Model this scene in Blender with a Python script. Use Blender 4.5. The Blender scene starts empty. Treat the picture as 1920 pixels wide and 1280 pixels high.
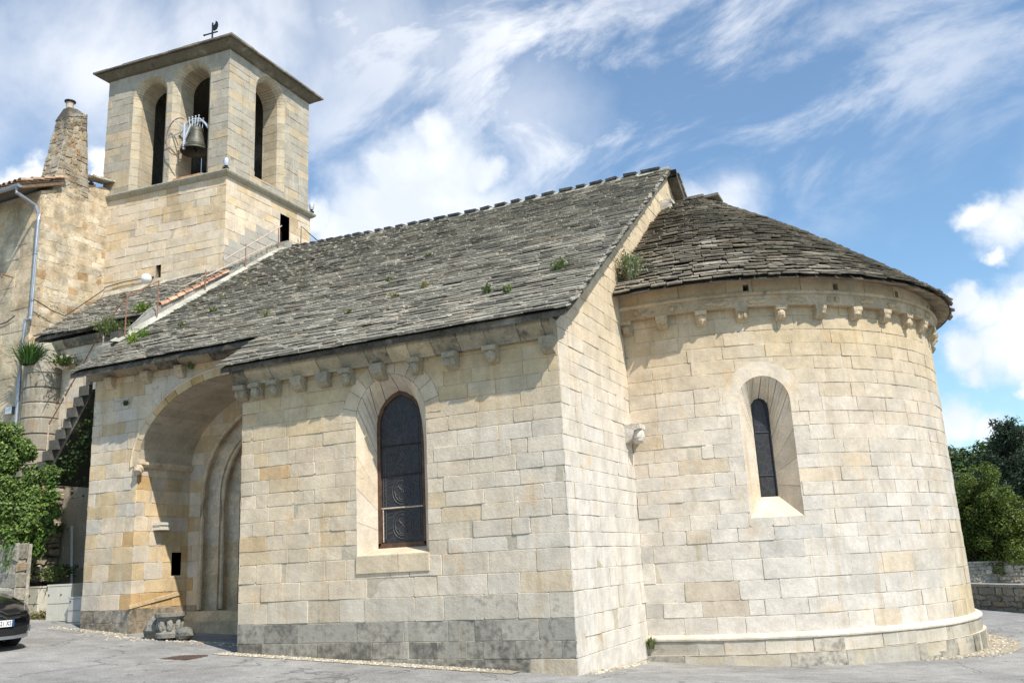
import bpy, bmesh, math, random
import numpy as np
from mathutils import Vector, Matrix

SC = bpy.context.scene
COL = SC.collection
R = math.radians
rnd = random.Random(7)

# ------------------------------------------------------------------ camera, sky, sun, exposure
CAM_POS = (5.00204474, -12.72219756, 1.6)
RM = ((0.90394977, 0.42481608, -0.0490522), (-0.14593019, 0.19861416, -0.96915262), (-0.40196915, 0.88322348, 0.24153071))
FPX = 1672.0
cam = bpy.data.cameras.new('camera')
camo = bpy.data.objects.new('camera', cam)
COL.objects.link(camo)
cam.sensor_width = 36.0
cam.lens = 36.0 * FPX / 1920.0
cam.clip_start = 0.1
cam.clip_end = 3000.0
m = Matrix(((RM[0][0], -RM[1][0], -RM[2][0], CAM_POS[0]),
            (RM[0][1], -RM[1][1], -RM[2][1], CAM_POS[1]),
            (RM[0][2], -RM[1][2], -RM[2][2], CAM_POS[2]), (0, 0, 0, 1)))
camo.matrix_world = m
SC.camera = camo


def ray(u, v):
    """direction in the world seen at pixel u, v of the 1920x1280 photograph"""
    a, b = u - 960.0, v - 640.0
    d = Vector([RM[0][i] * a + RM[1][i] * b + RM[2][i] * FPX for i in range(3)])
    return d.normalized()


SUN = Vector((0.67, -0.375, 0.955)).normalized()
SUN_EL = math.asin(SUN.z)
SUN_ROT = math.atan2(SUN.x, SUN.y)
sl = bpy.data.lights.new('sun', 'SUN')
sl.energy = 5.0
sl.angle = R(0.5)
sl.color = (1.0, 0.95, 0.87)
so = bpy.data.objects.new('sun', sl)
so.rotation_euler = (-SUN).to_track_quat('-Z', 'Y').to_euler()
so.location = (20, -20, 40)
COL.objects.link(so)

SC.view_settings.view_transform = 'Standard'
SC.view_settings.look = 'None'
SC.view_settings.exposure = 0.25
SC.view_settings.gamma = 1.0

W = bpy.data.worlds.new('World')
SC.world = W
W.use_nodes = True


def N(nt, kind, **kw):
    n = nt.nodes.new(kind)
    for k, v in kw.items():
        if k.startswith('i_'):
            key = k[2:]
            key = int(key) if key.isdigit() else key.replace('_', ' ')
            n.inputs[key].default_value = v
        else:
            setattr(n, k, v)
    return n


def L(nt, a, b):
    nt.links.new(a, b)


def math_n(nt, op, a, b=None, clamp=False):
    n = nt.nodes.new('ShaderNodeMath')
    n.operation = op
    n.use_clamp = clamp
    for i, x in enumerate((a, b)):
        if x is None:
            continue
        if isinstance(x, (int, float)):
            n.inputs[i].default_value = x
        else:
            nt.links.new(x, n.inputs[i])
    return n.outputs[0]


def smooth(nt, x, lo, hi, a=0.0, b=1.0):
    n = nt.nodes.new('ShaderNodeMapRange')
    n.interpolation_type = 'SMOOTHSTEP'
    nt.links.new(x, n.inputs['Value'])
    n.inputs['From Min'].default_value = lo
    n.inputs['From Max'].default_value = hi
    n.inputs['To Min'].default_value = a
    n.inputs['To Max'].default_value = b
    return n.outputs['Result']


def mixc(nt, fac, a, b, mode='MIX'):
    n = nt.nodes.new('ShaderNodeMix')
    n.data_type = 'RGBA'
    n.blend_type = mode
    for sock, x in ((n.inputs[0], fac), (n.inputs[6], a), (n.inputs[7], b)):
        if isinstance(x, (int, float)):
            sock.default_value = x
        elif isinstance(x, tuple):
            sock.default_value = x if len(x) == 4 else (*x, 1)
        else:
            nt.links.new(x, sock)
    return n.outputs[2]


def build_world():
    nt = W.node_tree
    nt.nodes.clear()
    sky = N(nt, 'ShaderNodeTexSky', sky_type='NISHITA', sun_disc=False)
    sky.sun_elevation = SUN_EL
    sky.sun_rotation = SUN_ROT
    sky.air_density = 1.0
    sky.dust_density = 0.6
    sky.ozone_density = 2.0
    tc = N(nt, 'ShaderNodeTexCoord')
    dirv = tc.outputs['Generated']

    def noise(scale, detail, rough, vec=dirv, dist=0.0):
        n = N(nt, 'ShaderNodeTexNoise')
        n.inputs['Scale'].default_value = scale
        n.inputs['Detail'].default_value = detail
        n.inputs['Roughness'].default_value = rough
        n.inputs['Distortion'].default_value = dist
        L(nt, vec, n.inputs['Vector'])
        return n
    # billowing warp for the cumulus edges
    wn = noise(11.0, 9.0, 0.6)
    wv = N(nt, 'ShaderNodeVectorMath', operation='SUBTRACT')
    L(nt, wn.outputs['Color'], wv.inputs[0])
    wv.inputs[1].default_value = (0.5, 0.5, 0.5)
    ws = N(nt, 'ShaderNodeVectorMath', operation='SCALE')
    L(nt, wv.outputs[0], ws.inputs[0])
    ws.inputs['Scale'].default_value = 0.085
    wa = N(nt, 'ShaderNodeVectorMath', operation='ADD')
    L(nt, dirv, wa.inputs[0])
    L(nt, ws.outputs[0], wa.inputs[1])
    warped = wa.outputs[0]
    blobs = [(760, 335, 80), (700, 400, 85), (840, 345, 88), (890, 400, 75), (650, 445, 65), (780, 420, 140), (725, 305, 34), (820, 270, 40), (905, 315, 38), (600, 410, 38),
             (1880, 430, 46), (1835, 405, 30), (1920, 395, 36), (1860, 478, 20), (1905, 595, 58), (1835, 580, 36), (1790, 562, 26), (1870, 645, 52), (1920, 660, 46), (1805, 655, 38), (1820, 700, 26),
             (1790, 785, 40), (1845, 800, 32), (1760, 790, 36), (1928, 722, 20), (75, 330, 26), (45, 345, 26), (110, 345, 22), (185, 300, 24), (172, 320, 20),
             (2250, 600, 200), (-300, 330, 130), (2100, 330, 120)]
    cum = None
    for (u, v, r) in blobs:
        c = ray(u, v)
        dp = N(nt, 'ShaderNodeVectorMath', operation='DISTANCE')
        L(nt, warped, dp.inputs[0])
        dp.inputs[1].default_value = c
        rr = r / FPX
        f = smooth(nt, dp.outputs['Value'], rr * 0.45, rr * 1.45, 1.0, 0.0)
        cum = f if cum is None else math_n(nt, 'MAXIMUM', cum, f)
    # cirrus streaks: noise drawn out along one direction in the sky
    a0 = ray(1250, 330)
    a1 = ray(1800, 90)
    ax = (a1 - a0).normalized()
    up = a0.cross(ax).normalized()
    th = up.cross(ax).normalized()
    comb = N(nt, 'ShaderNodeCombineXYZ')
    for i, (v, s) in enumerate(((ax, 1.7), (up, 3.6), (th, 1.7))):
        d = N(nt, 'ShaderNodeVectorMath', operation='DOT_PRODUCT')
        L(nt, dirv, d.inputs[0])
        d.inputs[1].default_value = v
        L(nt, math_n(nt, 'MULTIPLY', d.outputs['Value'], s), comb.inputs[i])
    ci = noise(2.9, 10.0, 0.63, comb.outputs[0], 0.35)
    lump = noise(4.2, 8.0, 0.55, dirv, 0.25)

    def region(lst):
        veil = None
        for (u, v, r, s) in lst:
            dp = N(nt, 'ShaderNodeVectorMath', operation='DISTANCE')
            L(nt, warped, dp.inputs[0])
            dp.inputs[1].default_value = ray(u, v)
            f = smooth(nt, dp.outputs['Value'], 0.1 * r / FPX, 1.3 * r / FPX, s, 0.0)
            veil = f if veil is None else math_n(nt, 'MAXIMUM', veil, f)
        return veil
    # soft lumpy cloud upper left and top middle, streaky cloud towards the right
    soft = region(((230, 130, 260, 0.9), (420, 60, 200, 0.9), (560, 170, 170, 0.6), (760, 120, 260, 0.6), (120, 120, 160, 0.7), (520, 250, 130, 0.6), (980, 230, 160, 0.5), (-200, 100, 300, 0.8), (1370, 368, 70, 0.95), (1310, 385, 50, 0.8)))
    softm = math_n(nt, 'MULTIPLY', soft, smooth(nt, lump.outputs['Fac'], 0.36, 0.60, 0.16, 1.0))
    stre = region(((760, 60, 300, 0.75), (1000, 130, 300, 0.95), (1200, 170, 260, 1.0), (1350, 110, 240, 0.9), (1480, 250, 200, 0.6), (1560, 180, 200, 0.7), (1720, 90, 220, 0.55), (1880, 20, 200, 0.5), (1050, 280, 200, 0.8), (1300, 300, 200, 0.6), (700, 250, 200, 0.7)))
    strm = math_n(nt, 'MULTIPLY', stre, smooth(nt, ci.outputs['Fac'], 0.40, 0.66, 0.04, 1.0))
    faint = smooth(nt, ci.outputs['Fac'], 0.52, 0.8, 0.0, 0.14)
    thin = math_n(nt, 'MAXIMUM', math_n(nt, 'MAXIMUM', softm, strm), faint)
    thin = math_n(nt, 'MULTIPLY', thin, 0.9)
    shade = noise(6.0, 5.0, 0.55)
    ccol = mixc(nt, smooth(nt, shade.outputs['Fac'], 0.36, 0.62), (0.74, 0.80, 0.89), (1.05, 1.05, 1.05))
    skyc = mixc(nt, 1.0, sky.outputs[0], (0.138, 0.160, 0.162), 'MULTIPLY')
    c1 = mixc(nt, thin, skyc, (0.97, 0.985, 1.02))
    c2 = mixc(nt, math_n(nt, 'MULTIPLY', cum, 0.97), c1, ccol)
    bg = N(nt, 'ShaderNodeBackground')
    bg.inputs['Strength'].default_value = 1.0
    L(nt, c2, bg.inputs['Color'])
    out = N(nt, 'ShaderNodeOutputWorld')
    L(nt, bg.outputs[0], out.inputs['Surface'])


build_world()

# ------------------------------------------------------------------ helpers


class Acc:
    """collects faces with a colour per vertex (alpha = how stained) and links them as ONE mesh object"""

    def __init__(self):
        self.v, self.f, self.c = [], [], []

    def add(self, verts, faces, col=(0.5, 0.5, 0.5, 0)):
        o = len(self.v)
        self.v.extend([tuple(p) for p in verts])
        if len(col) == 3:
            col = (*col, 0.0)
        self.c.extend([col] * len(verts))
        self.f.extend([tuple(i + o for i in f) for f in faces])

    def box(self, x0, x1, y0, y1, z0, z1, col=(0.5, 0.5, 0.5, 0), M=None):
        p = [Vector((x, y, z)) for x in (x0, x1) for y in (y0, y1) for z in (z0, z1)]
        if M:
            p = [M @ q for q in p]
        self.add(p, [(0, 1, 3, 2), (4, 6, 7, 5), (0, 4, 5, 1), (2, 3, 7, 6), (0, 2, 6, 4), (1, 5, 7, 3)], col)

    def tube(self, pts, r, col=(0.5, 0.5, 0.5, 0), n=8, cap=True):
        pts = [Vector(p) for p in pts]
        rs = r if isinstance(r, (list, tuple)) else [r] * len(pts)
        V, F = [], []
        for i, p in enumerate(pts):
            t = (pts[min(i + 1, len(pts) - 1)] - pts[max(i - 1, 0)]).normalized()
            a = t.cross(Vector((0, 0, 1)))
            if a.length < 1e-3:
                a = t.cross(Vector((1, 0, 0)))
            a.normalize()
            b = t.cross(a)
            for k in range(n):
                w = 2 * math.pi * k / n
                V.append(p + (a * math.cos(w) + b * math.sin(w)) * rs[i])
        for i in range(len(pts) - 1):
            for k in range(n):
                k2 = (k + 1) % n
                F.append((i * n + k, i * n + k2, (i + 1) * n + k2, (i + 1) * n + k))
        if cap:
            F.append(tuple(range(n))[::-1])
            F.append(tuple(range((len(pts) - 1) * n, len(pts) * n)))
        self.add(V, F, col)

    def lathe(self, prof, centre, col=(0.5, 0.5, 0.5, 0), n=24, M=None):
        c = Vector(centre)
        V, F = [], []
        for (r, z) in prof:
            for k in range(n):
                w = 2 * math.pi * k / n
                q = Vector((r * math.cos(w), r * math.sin(w), z))
                V.append((M @ q if M else q) + c)
        for i in range(len(prof) - 1):
            for k in range(n):
                k2 = (k + 1) % n
                F.append((i * n + k, i * n + k2, (i + 1) * n + k2, (i + 1) * n + k))
        self.add(V, F, col)

    def build(self, name, mats, parent=None, smooth_=False, fix=True):
        me = bpy.data.meshes.new(name)
        me.from_pydata(self.v, [], self.f)
        at = me.attributes.new('col', 'FLOAT_COLOR', 'POINT')
        at.data.foreach_set('color', np.array(self.c, dtype=np.float32).ravel())
        me.materials.append(mats)
        if fix:
            bm = bmesh.new()
            bm.from_mesh(me)
            bmesh.ops.recalc_face_normals(bm, faces=bm.faces)
            bm.to_mesh(me)
            bm.free()
        if smooth_:
            me.polygons.foreach_set('use_smooth', [True] * len(me.polygons))
        o = bpy.data.objects.new(name, me)
        COL.objects.link(o)
        if parent is not None:
            o.parent = parent
            o.matrix_parent_inverse = PINV.get(parent.name, Matrix.Identity(4))
        return o


PINV = {}


def thing(name, label, cat, loc=(0, 0, 0), group=None):
    o = bpy.data.objects.new(name, None)
    COL.objects.link(o)
    o.empty_display_size = 0.3
    o.location = loc
    PINV[o.name] = Matrix.Translation(Vector(loc)).inverted()
    tag(o, label, cat, group)
    return o


def tag(o, label, cat, group=None):
    o['label'] = label
    o['category'] = cat
    if group:
        o['group'] = group
    return o


def structure(o):
    o['kind'] = 'structure'
    return o


def lerp(a, b, t):
    return a + (b - a) * t


def lc(a, b, t):
    return tuple(lerp(x, y, t) for x, y in zip(a, b))


def clamp(x, a=0.0, b=1.0):
    return max(a, min(b, x))


# -- 2-D polygons (counter-clockwise)
def clip_half(poly, p, q, keep_left=True):
    out = []
    n = len(poly)
    ex, ey = q[0] - p[0], q[1] - p[1]

    def side(a):
        s = ex * (a[1] - p[1]) - ey * (a[0] - p[0])
        return s if keep_left else -s
    for i in range(n):
        a, b = poly[i], poly[(i + 1) % n]
        sa, sb = side(a), side(b)
        if sa >= -1e-9:
            out.append(a)
        if (sa > 1e-9 and sb < -1e-9) or (sa < -1e-9 and sb > 1e-9):
            t = sa / (sa - sb)
            out.append((a[0] + (b[0] - a[0]) * t, a[1] + (b[1] - a[1]) * t))
    return out if len(out) >= 3 else []


def area(poly):
    return 0.5 * sum(poly[i][0] * poly[(i + 1) % len(poly)][1] - poly[(i + 1) % len(poly)][0] * poly[i][1] for i in range(len(poly)))


def clip_convex(poly, conv):
    for i in range(len(conv)):
        poly = clip_half(poly, conv[i], conv[(i + 1) % len(conv)])
        if not poly:
            return []
    return poly


def bbox(p):
    xs = [a[0] for a in p]
    ys = [a[1] for a in p]
    return min(xs), max(xs), min(ys), max(ys)


def subtract(poly, conv):
    a, b = bbox(poly), bbox(conv)
    if a[1] <= b[0] or a[0] >= b[1] or a[3] <= b[2] or a[2] >= b[3]:
        return [poly], False
    if not clip_convex(poly, conv):
        return [poly], False
    pieces, rest = [], poly
    for i in range(len(conv)):
        p, q = conv[i], conv[(i + 1) % len(conv)]
        o = clip_half(rest, p, q, False)
        if o and abs(area(o)) > 1e-5:
            pieces.append(o)
        rest = clip_half(rest, p, q, True)
        if not rest:
            break
    return pieces, True


def contour(cx, half, zb, zs, rise, narc=10, zstep=0.3):
    """open line: bottom left, up, over the arch, down to bottom right"""
    pts = []
    n = max(1, int(round((zs - zb) / zstep))) if zs > zb else 0
    for i in range(n):
        pts.append((cx - half, zb + (zs - zb) * i / n))
    if rise <= half * 1.001:
        for i in range(2 * narc + 1):
            t = math.pi * (1 - i / (2 * narc))
            pts.append((cx + half * math.cos(t), zs + rise * math.sin(t)))
    else:
        e = (rise * rise - half * half) / (2 * half)
        r = half + e
        tm = math.acos(e / r)
        for i in range(narc + 1):
            t = tm * i / narc
            pts.append((cx + e - r * math.cos(t), zs + r * math.sin(t)))
        for i in range(narc - 1, -1, -1):
            t = tm * i / narc
            pts.append((cx - e + r * math.cos(t), zs + r * math.sin(t)))
    for i in range(n - 1, -1, -1):
        pts.append((cx + half, zb + (zs - zb) * i / n))
    return pts


def prism(acc, poly, P, d0, d1, col, cham=0.0):
    """poly pushed out from d0 (back) to d1 (front), with the front edge eased by cham"""
    n = len(poly)
    if n < 3:
        return
    V, F = [], []
    if cham > 0:
        cx = sum(p[0] for p in poly) / n
        cy = sum(p[1] for p in poly) / n
        b = bbox(poly)
        w, h = max(b[1] - b[0], 1e-3), max(b[3] - b[2], 1e-3)
        sx, sy = max(0.3, 1 - 2 * cham / w), max(0.3, 1 - 2 * cham / h)
        inner = [(cx + (p[0] - cx) * sx, cy + (p[1] - cy) * sy) for p in poly]
        for p in poly:
            V.append(P(p[0], p[1], d0))
        for p in poly:
            V.append(P(p[0], p[1], d1 - cham * 0.7))
        for p in inner:
            V.append(P(p[0], p[1], d1))
        for i in range(n):
            j = (i + 1) % n
            F.append((i, j, n + j, n + i))
            F.append((n + i, n + j, 2 * n + j, 2 * n + i))
        V.append(P(cx, cy, d1))
        for i in range(n):
            F.append((2 * n + i, 2 * n + (i + 1) % n, 3 * n))
    else:
        for p in poly:
            V.append(P(p[0], p[1], d0))
        for p in poly:
            V.append(P(p[0], p[1], d1))
        for i in range(n):
            j = (i + 1) % n
            F.append((i, j, n + j, n + i))
        F.append(tuple(range(n, 2 * n)))
    acc.add(V, F, col)


def masonry(acc, P, u0, u1, courses, wr, colfn, holes=(), clip=None, gap=0.0042, rough=0.005, seed=1, mortar=(0.47, 0.41, 0.31),
            thick=0.3, relief=0.006, cham=0.006, jit=0.012, mort_d=-0.009, mstain=None, tilt=0.012):
    """coursed stone blocks in front of a mortar bed; P(u, v, d) gives the point"""
    rg = random.Random(seed)
    v0, v1 = courses[0], courses[-1]
    # mortar bed
    nb = max(1, int((u1 - u0) / 0.5))
    nv = max(1, int((v1 - v0) / 0.6))
    for i in range(nb):
        for k in range(nv):
            m0, m1 = u0 + 0.05, u1 - 0.05
            a, b = m0 + (m1 - m0) * i / nb, m0 + (m1 - m0) * (i + 1) / nb
            va, vb = v0 + (v1 - v0) * k / nv, v0 + (v1 - v0) * (k + 1) / nv
            polys = [[(a, va), (b, va), (b, vb), (a, vb)]]
            if clip:
                polys = [q for q in (clip_convex(p, clip) for p in polys) if q]
            for h in holes:
                polys = [s for p in polys for s in subtract(p, h)[0]]
            mm = mstain((a + b) / 2, (va + vb) / 2) if mstain else 0.0
            for p in polys:
                prism(acc, p, P, -thick, mort_d, (*mortar, mm), 0.0)
    for k in range(len(courses) - 1):
        va, vb = courses[k], courses[k + 1]
        h = vb - va
        u = u0
        first = True
        while u < u1 - 1e-6:
            w = rg.uniform(*wr) * (0.75 + 0.5 * h / 0.3)
            if rg.random() < 0.12:
                w *= 0.5
            if first:
                w *= rg.uniform(0.45, 1.0)
                first = False
            e = u + w
            if u1 - e < 0.18:
                e = u1
            gf = lambda: gap * (rg.uniform(0.15, 0.5) if rg.random() < 0.6 else rg.uniform(0.7, 1.9))
            gl = 0.0 if u <= u0 + 1e-6 else gf()
            gr = 0.0 if e >= u1 - 1e-6 else gf()
            gb, gt = gf(), gf()
            q = lambda s: rg.uniform(-s, s)
            a, b, c, d = u + gl, e - gr, va + gb, vb - gt
            if clip is None and k == len(courses) - 2:
                d = vb
            jr = rough
            ra = rg.uniform(0.004, jit + 0.006) * (2.6 if rg.random() < 0.12 else 1.0)
            poly = [(a + (ra if gl else 0), c + q(jr)), ((a + b) / 2 + q(0.05), c + q(jr)), (b - (ra if gr else 0), c + q(jr)), (b + q(jr if gr else 0.009), c + ra),
                    (b + q(jr if gr else 0.010), (c + d) / 2), (b + q(jr if gr else 0.009), d - ra), (b - (ra if gr else 0), d + q(jr)), ((a + b) / 2 + q(0.05), d + q(jr)),
                    (a + (ra if gl else 0), d + q(jr)), (a + q(jr if gl else 0.009), d - ra), (a + q(jr if gl else 0.010), (c + d) / 2), (a + q(jr if gl else 0.009), c + ra)]
            polys = [poly]
            cut = False
            if clip:
                np_ = clip_convex(poly, clip)
                cut = len(np_) != len(poly)
                polys = [np_] if np_ else []
            for hh in holes:
                new = []
                for p in polys:
                    s, c2 = subtract(p, hh)
                    cut |= c2
                    new += s
                polys = new
            col = colfn((a + b) / 2, (c + d) / 2, rg)
            dd = rg.uniform(-relief, relief)
            tx, ty = rg.gauss(0, tilt), rg.gauss(0, tilt)
            um_, vm_ = (a + b) / 2, (c + d) / 2
            PT_ = lambda uu, vv, d_: P(uu, vv, d_ if d_ < mort_d else d_ + clamp(tx * (uu - um_) + ty * (vv - vm_), -0.006, 0.006))
            for p in polys:
                if abs(area(p)) > 2e-4:
                    prism(acc, p, PT_, mort_d - 0.01, dd, col, 0.0 if cut else cham)
            u = e


def voussoirs(acc, P, cx, half, zs, rise, th, n, colfn, rg, d=0.004, gap=0.005, jd=0.004):
    inn = contour(cx, half, zs, zs, rise, 24)
    out = contour(cx, half + th, zs, zs, rise + th, 24)
    m_ = len(inn) - 1
    for k in range(n):
        i0, i1 = int(round(m_ * k / n)), int(round(m_ * (k + 1) / n))
        a = inn[i0:i1 + 1]
        b = out[i0:i1 + 1][::-1]
        poly = (a + b)[::-1]
        cxx = sum(p[0] for p in poly) / len(poly)
        czz = sum(p[1] for p in poly) / len(poly)
        s = 1 - gap / 0.12
        poly = [(cxx + (p[0] - cxx) * s, czz + (p[1] - czz) * s) for p in poly]
        prism(acc, poly, P, -0.03, d + rg.uniform(-jd, jd), colfn(cxx, czz, rg), 0.0)
    # mortar behind the ring
    for k in range(m_):
        prism(acc, [inn[k + 1], inn[k], out[k], out[k + 1]][::-1], P, -0.25, -0.012, (0.4, 0.35, 0.27, 0), 0.0)


def reveal(acc, P, rings, colfn, rg, step=1, gap=0.0):
    """surface through a list of (line, depth); colour changes stone by stone"""
    n = len(rings[0][0])
    k = 0
    while k < n - 1:
        col = colfn(rings[0][0][k][0], rings[0][0][k][1], rg)
        j = min(n - 1, k + step)
        for r in range(len(rings) - 1):
            A, da = rings[r]
            B, db = rings[r + 1]
            for i in range(k, j):
                a0, a1, b0, b1 = A[i], A[i + 1], B[i], B[i + 1]
                if gap:
                    ln = max(1e-4, math.hypot(a1[0] - a0[0], a1[1] - a0[1]))
                    g0 = min(0.3, gap * rg.uniform(0.2, 1.0) / ln) if i == k else 0.0
                    g1 = min(0.3, gap * rg.uniform(0.2, 1.0) / ln) if i == j - 1 else 0.0
                    a0, a1 = lc(a0, a1, g0), lc(a0, a1, 1 - g1)
                    b0, b1 = lc(b0, b1, g0), lc(b0, b1, 1 - g1)
                acc.add([P(a0[0], a0[1], da), P(a1[0], a1[1], da), P(b1[0], b1[1], db), P(b0[0], b0[1], db)], [(0, 1, 2, 3)], col)
        k = j


def fill(acc, P, line, d, col):
    acc.add([P(p[0], p[1], d) for p in line], [tuple(range(len(line)))], col)


def frame2(A, B):
    A, B = Vector(A), Vector(B)
    t = (B - A).normalized()
    nrm = Vector((t.y, -t.x))
    return lambda u, v, d: (A.x + t.x * u + nrm.x * d, A.y + t.y * u + nrm.y * d, v), (B - A).length


def slab(acc, O, U, S, Nn, u0, u1, s0, s1, t, h0, h1, col, rg, j=0.02):
    """one roof slab: (u, s) outline irregular, lower (s0) edge lifted to h0, upper edge at h1"""
    q = lambda a: rg.uniform(-a, a)
    m1 = lerp(u0, u1, rg.uniform(0.3, 0.7))
    out = [(u0 + 0.006 + abs(q(j * .5)), s0 + q(j)), (m1, s0 + q(j) - 0.006), (u1 - 0.006 - abs(q(j * .5)), s0 + q(j)), (u1 - 0.004, s1), (u0 + 0.004, s1)]
    tl = q(0.012)
    V = []
    for top in (0, 1):
        for (u, s) in out:
            f = (s - s0) / (s1 - s0)
            h = lerp(h0, h1, f) + (t if top else 0) + tl * ((u - u0) / (u1 - u0) - 0.5)
            V.append(O + U * u + S * s + Nn * h)
    n = 5
    F = [tuple(range(n))[::-1], tuple(range(n, 2 * n))]
    for i in range(n):
        k = (i + 1) % n
        F.append((i, k, n + k, n + i))
    acc.add(V, F, col)


def slate_col(rg, dark=0.0):
    r = rg.random()
    if r < 0.40:
        c = (0.275, 0.255, 0.21)
    elif r < 0.68:
        c = (0.345, 0.32, 0.26)
    elif r < 0.83:
        c = (0.43, 0.4, 0.325)
    elif r < 0.93:
        c = (0.19, 0.18, 0.155)
    else:
        c = (0.35, 0.28, 0.205)
    c = lc((0.275, 0.25, 0.205), c, 0.45)
    k = 1.32 * rg.uniform(0.82, 1.16) * (1 - dark)
    return (c[0] * k, c[1] * k, c[2] * k, rg.random() * 0.5)


# ------------------------------------------------------------------ materials
def new_mat(name):
    mt = bpy.data.materials.new(name)
    mt.use_nodes = True
    nt = mt.node_tree
    nt.nodes.clear()
    b = N(nt, 'ShaderNodeBsdfPrincipled')
    o = N(nt, 'ShaderNodeOutputMaterial')
    L(nt, b.outputs[0], o.inputs['Surface'])
    return mt, nt, b


def tex(nt, kind, vec, **kw):
    n = N(nt, kind)
    for k, v in kw.items():
        n.inputs[k].default_value = v
    L(nt, vec, n.inputs['Vector'])
    return n


def stone_mat(name, var=0.35, bump=0.5, stain_col=(0.055, 0.053, 0.046), big=0.35, pits=0.5, fine=38.0, wash=0.0):
    mt, nt, b = new_mat(name)
    geo = N(nt, 'ShaderNodeNewGeometry')
    pos = geo.outputs['Position']
    att = N(nt, 'ShaderNodeAttribute', attribute_name='col')
    n1 = tex(nt, 'ShaderNodeTexNoise', pos, Scale=2.3, Detail=6.0, Roughness=0.6)
    n2 = tex(nt, 'ShaderNodeTexNoise', pos, Scale=fine, Detail=5.0, Roughness=0.65)
    n3 = tex(nt, 'ShaderNodeTexNoise', pos, Scale=9.0, Detail=5.0, Roughness=0.6)
    n4 = tex(nt, 'ShaderNodeTexNoise', pos, Scale=1.1, Detail=4.0, Roughness=0.55)
    v1 = smooth(nt, n1.outputs['Fac'], 0.3, 0.7, 1 - big, 1 + big * 0.45)
    v2 = smooth(nt, n2.outputs['Fac'], 0.25, 0.75, 1 - var, 1 + var)
    v3 = smooth(nt, n3.outputs['Fac'], 0.3, 0.7, 1 - var * 0.6, 1 + var * 0.6)
    k = math_n(nt, 'MULTIPLY', math_n(nt, 'MULTIPLY', v1, v2), v3)
    cb = N(nt, 'ShaderNodeCombineColor')
    for i in range(3):
        L(nt, k, cb.inputs[i])
    c = mixc(nt, 1.0, att.outputs['Color'], cb.outputs[0], 'MULTIPLY')
    # pale lime wash / efflorescence and warm ochre blushes, both in patches of their own
    c = mixc(nt, math_n(nt, 'MULTIPLY', smooth(nt, n4.outputs['Fac'], 0.55, 0.75), 0.35), c, (0.66, 0.59, 0.48))
    n5 = tex(nt, 'ShaderNodeTexNoise', pos, Scale=1.7, Detail=5.0, Roughness=0.6)
    och = mixc(nt, 1.0, c, (1.05, 0.84, 0.58), 'MULTIPLY')
    c = mixc(nt, math_n(nt, 'MULTIPLY', smooth(nt, n5.outputs['Color'], 0.55, 0.72), 0.7), c, och)
    # vertical drip streaks
    mp = N(nt, 'ShaderNodeMapping')
    mp.inputs['Scale'].default_value = (5.0, 5.0, 0.35)
    L(nt, pos, mp.inputs['Vector'])
    n6 = tex(nt, 'ShaderNodeTexNoise', mp.outputs[0], Scale=1.0, Detail=5.0, Roughness=0.6)
    c = mixc(nt, math_n(nt, 'MULTIPLY', smooth(nt, n6.outputs['Fac'], 0.54, 0.72), 0.5), c, mixc(nt, 1.0, c, (0.82, 0.72, 0.58), 'MULTIPLY'))
    mp2 = N(nt, 'ShaderNodeMapping')
    mp2.inputs['Scale'].default_value = (8.0, 8.0, 0.5)
    mp2.inputs['Location'].default_value = (3.1, 7.7, 1.3)
    L(nt, pos, mp2.inputs['Vector'])
    n7 = tex(nt, 'ShaderNodeTexNoise', mp2.outputs[0], Scale=1.0, Detail=6.0, Roughness=0.65)
    c = mixc(nt, math_n(nt, 'MULTIPLY', smooth(nt, n7.outputs['Fac'], 0.58, 0.74), 0.4 if wash else 0.0), c, (0.72, 0.66, 0.56))
    # lichen / soot where the vertex says so
    s = math_n(nt, 'ADD', att.outputs['Alpha'], math_n(nt, 'MULTIPLY', math_n(nt, 'SUBTRACT', n3.outputs['Fac'], 0.5), 1.1))
    s = math_n(nt, 'ADD', s, math_n(nt, 'MULTIPLY', math_n(nt, 'SUBTRACT', n1.outputs['Fac'], 0.5), 0.9))
    c = mixc(nt, smooth(nt, s, 0.25, 0.85, 0.0, 0.92), c, stain_col)
    # pits
    pv = tex(nt, 'ShaderNodeTexNoise', pos, Scale=16.0, Detail=3.0, Roughness=0.7)
    c = mixc(nt, math_n(nt, 'MULTIPLY', smooth(nt, pv.outputs['Fac'], 0.66, 0.76), pits), c, mixc(nt, 1.0, c, (0.45, 0.40, 0.34), 'MULTIPLY'))
    L(nt, c, b.inputs['Base Color'])
    b.inputs['Roughness'].default_value = 0.92
    b.inputs['Specular IOR Level'].default_value = 0.15
    h = math_n(nt, 'ADD', math_n(nt, 'MULTIPLY', n2.outputs['Fac'], 0.35), math_n(nt, 'MULTIPLY', n3.outputs['Fac'], 0.9))
    bp = N(nt, 'ShaderNodeBump')
    bp.inputs['Strength'].default_value = bump
    bp.inputs['Distance'].default_value = 0.03
    L(nt, h, bp.inputs['Height'])
    L(nt, bp.outputs[0], b.inputs['Normal'])
    return mt


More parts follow.
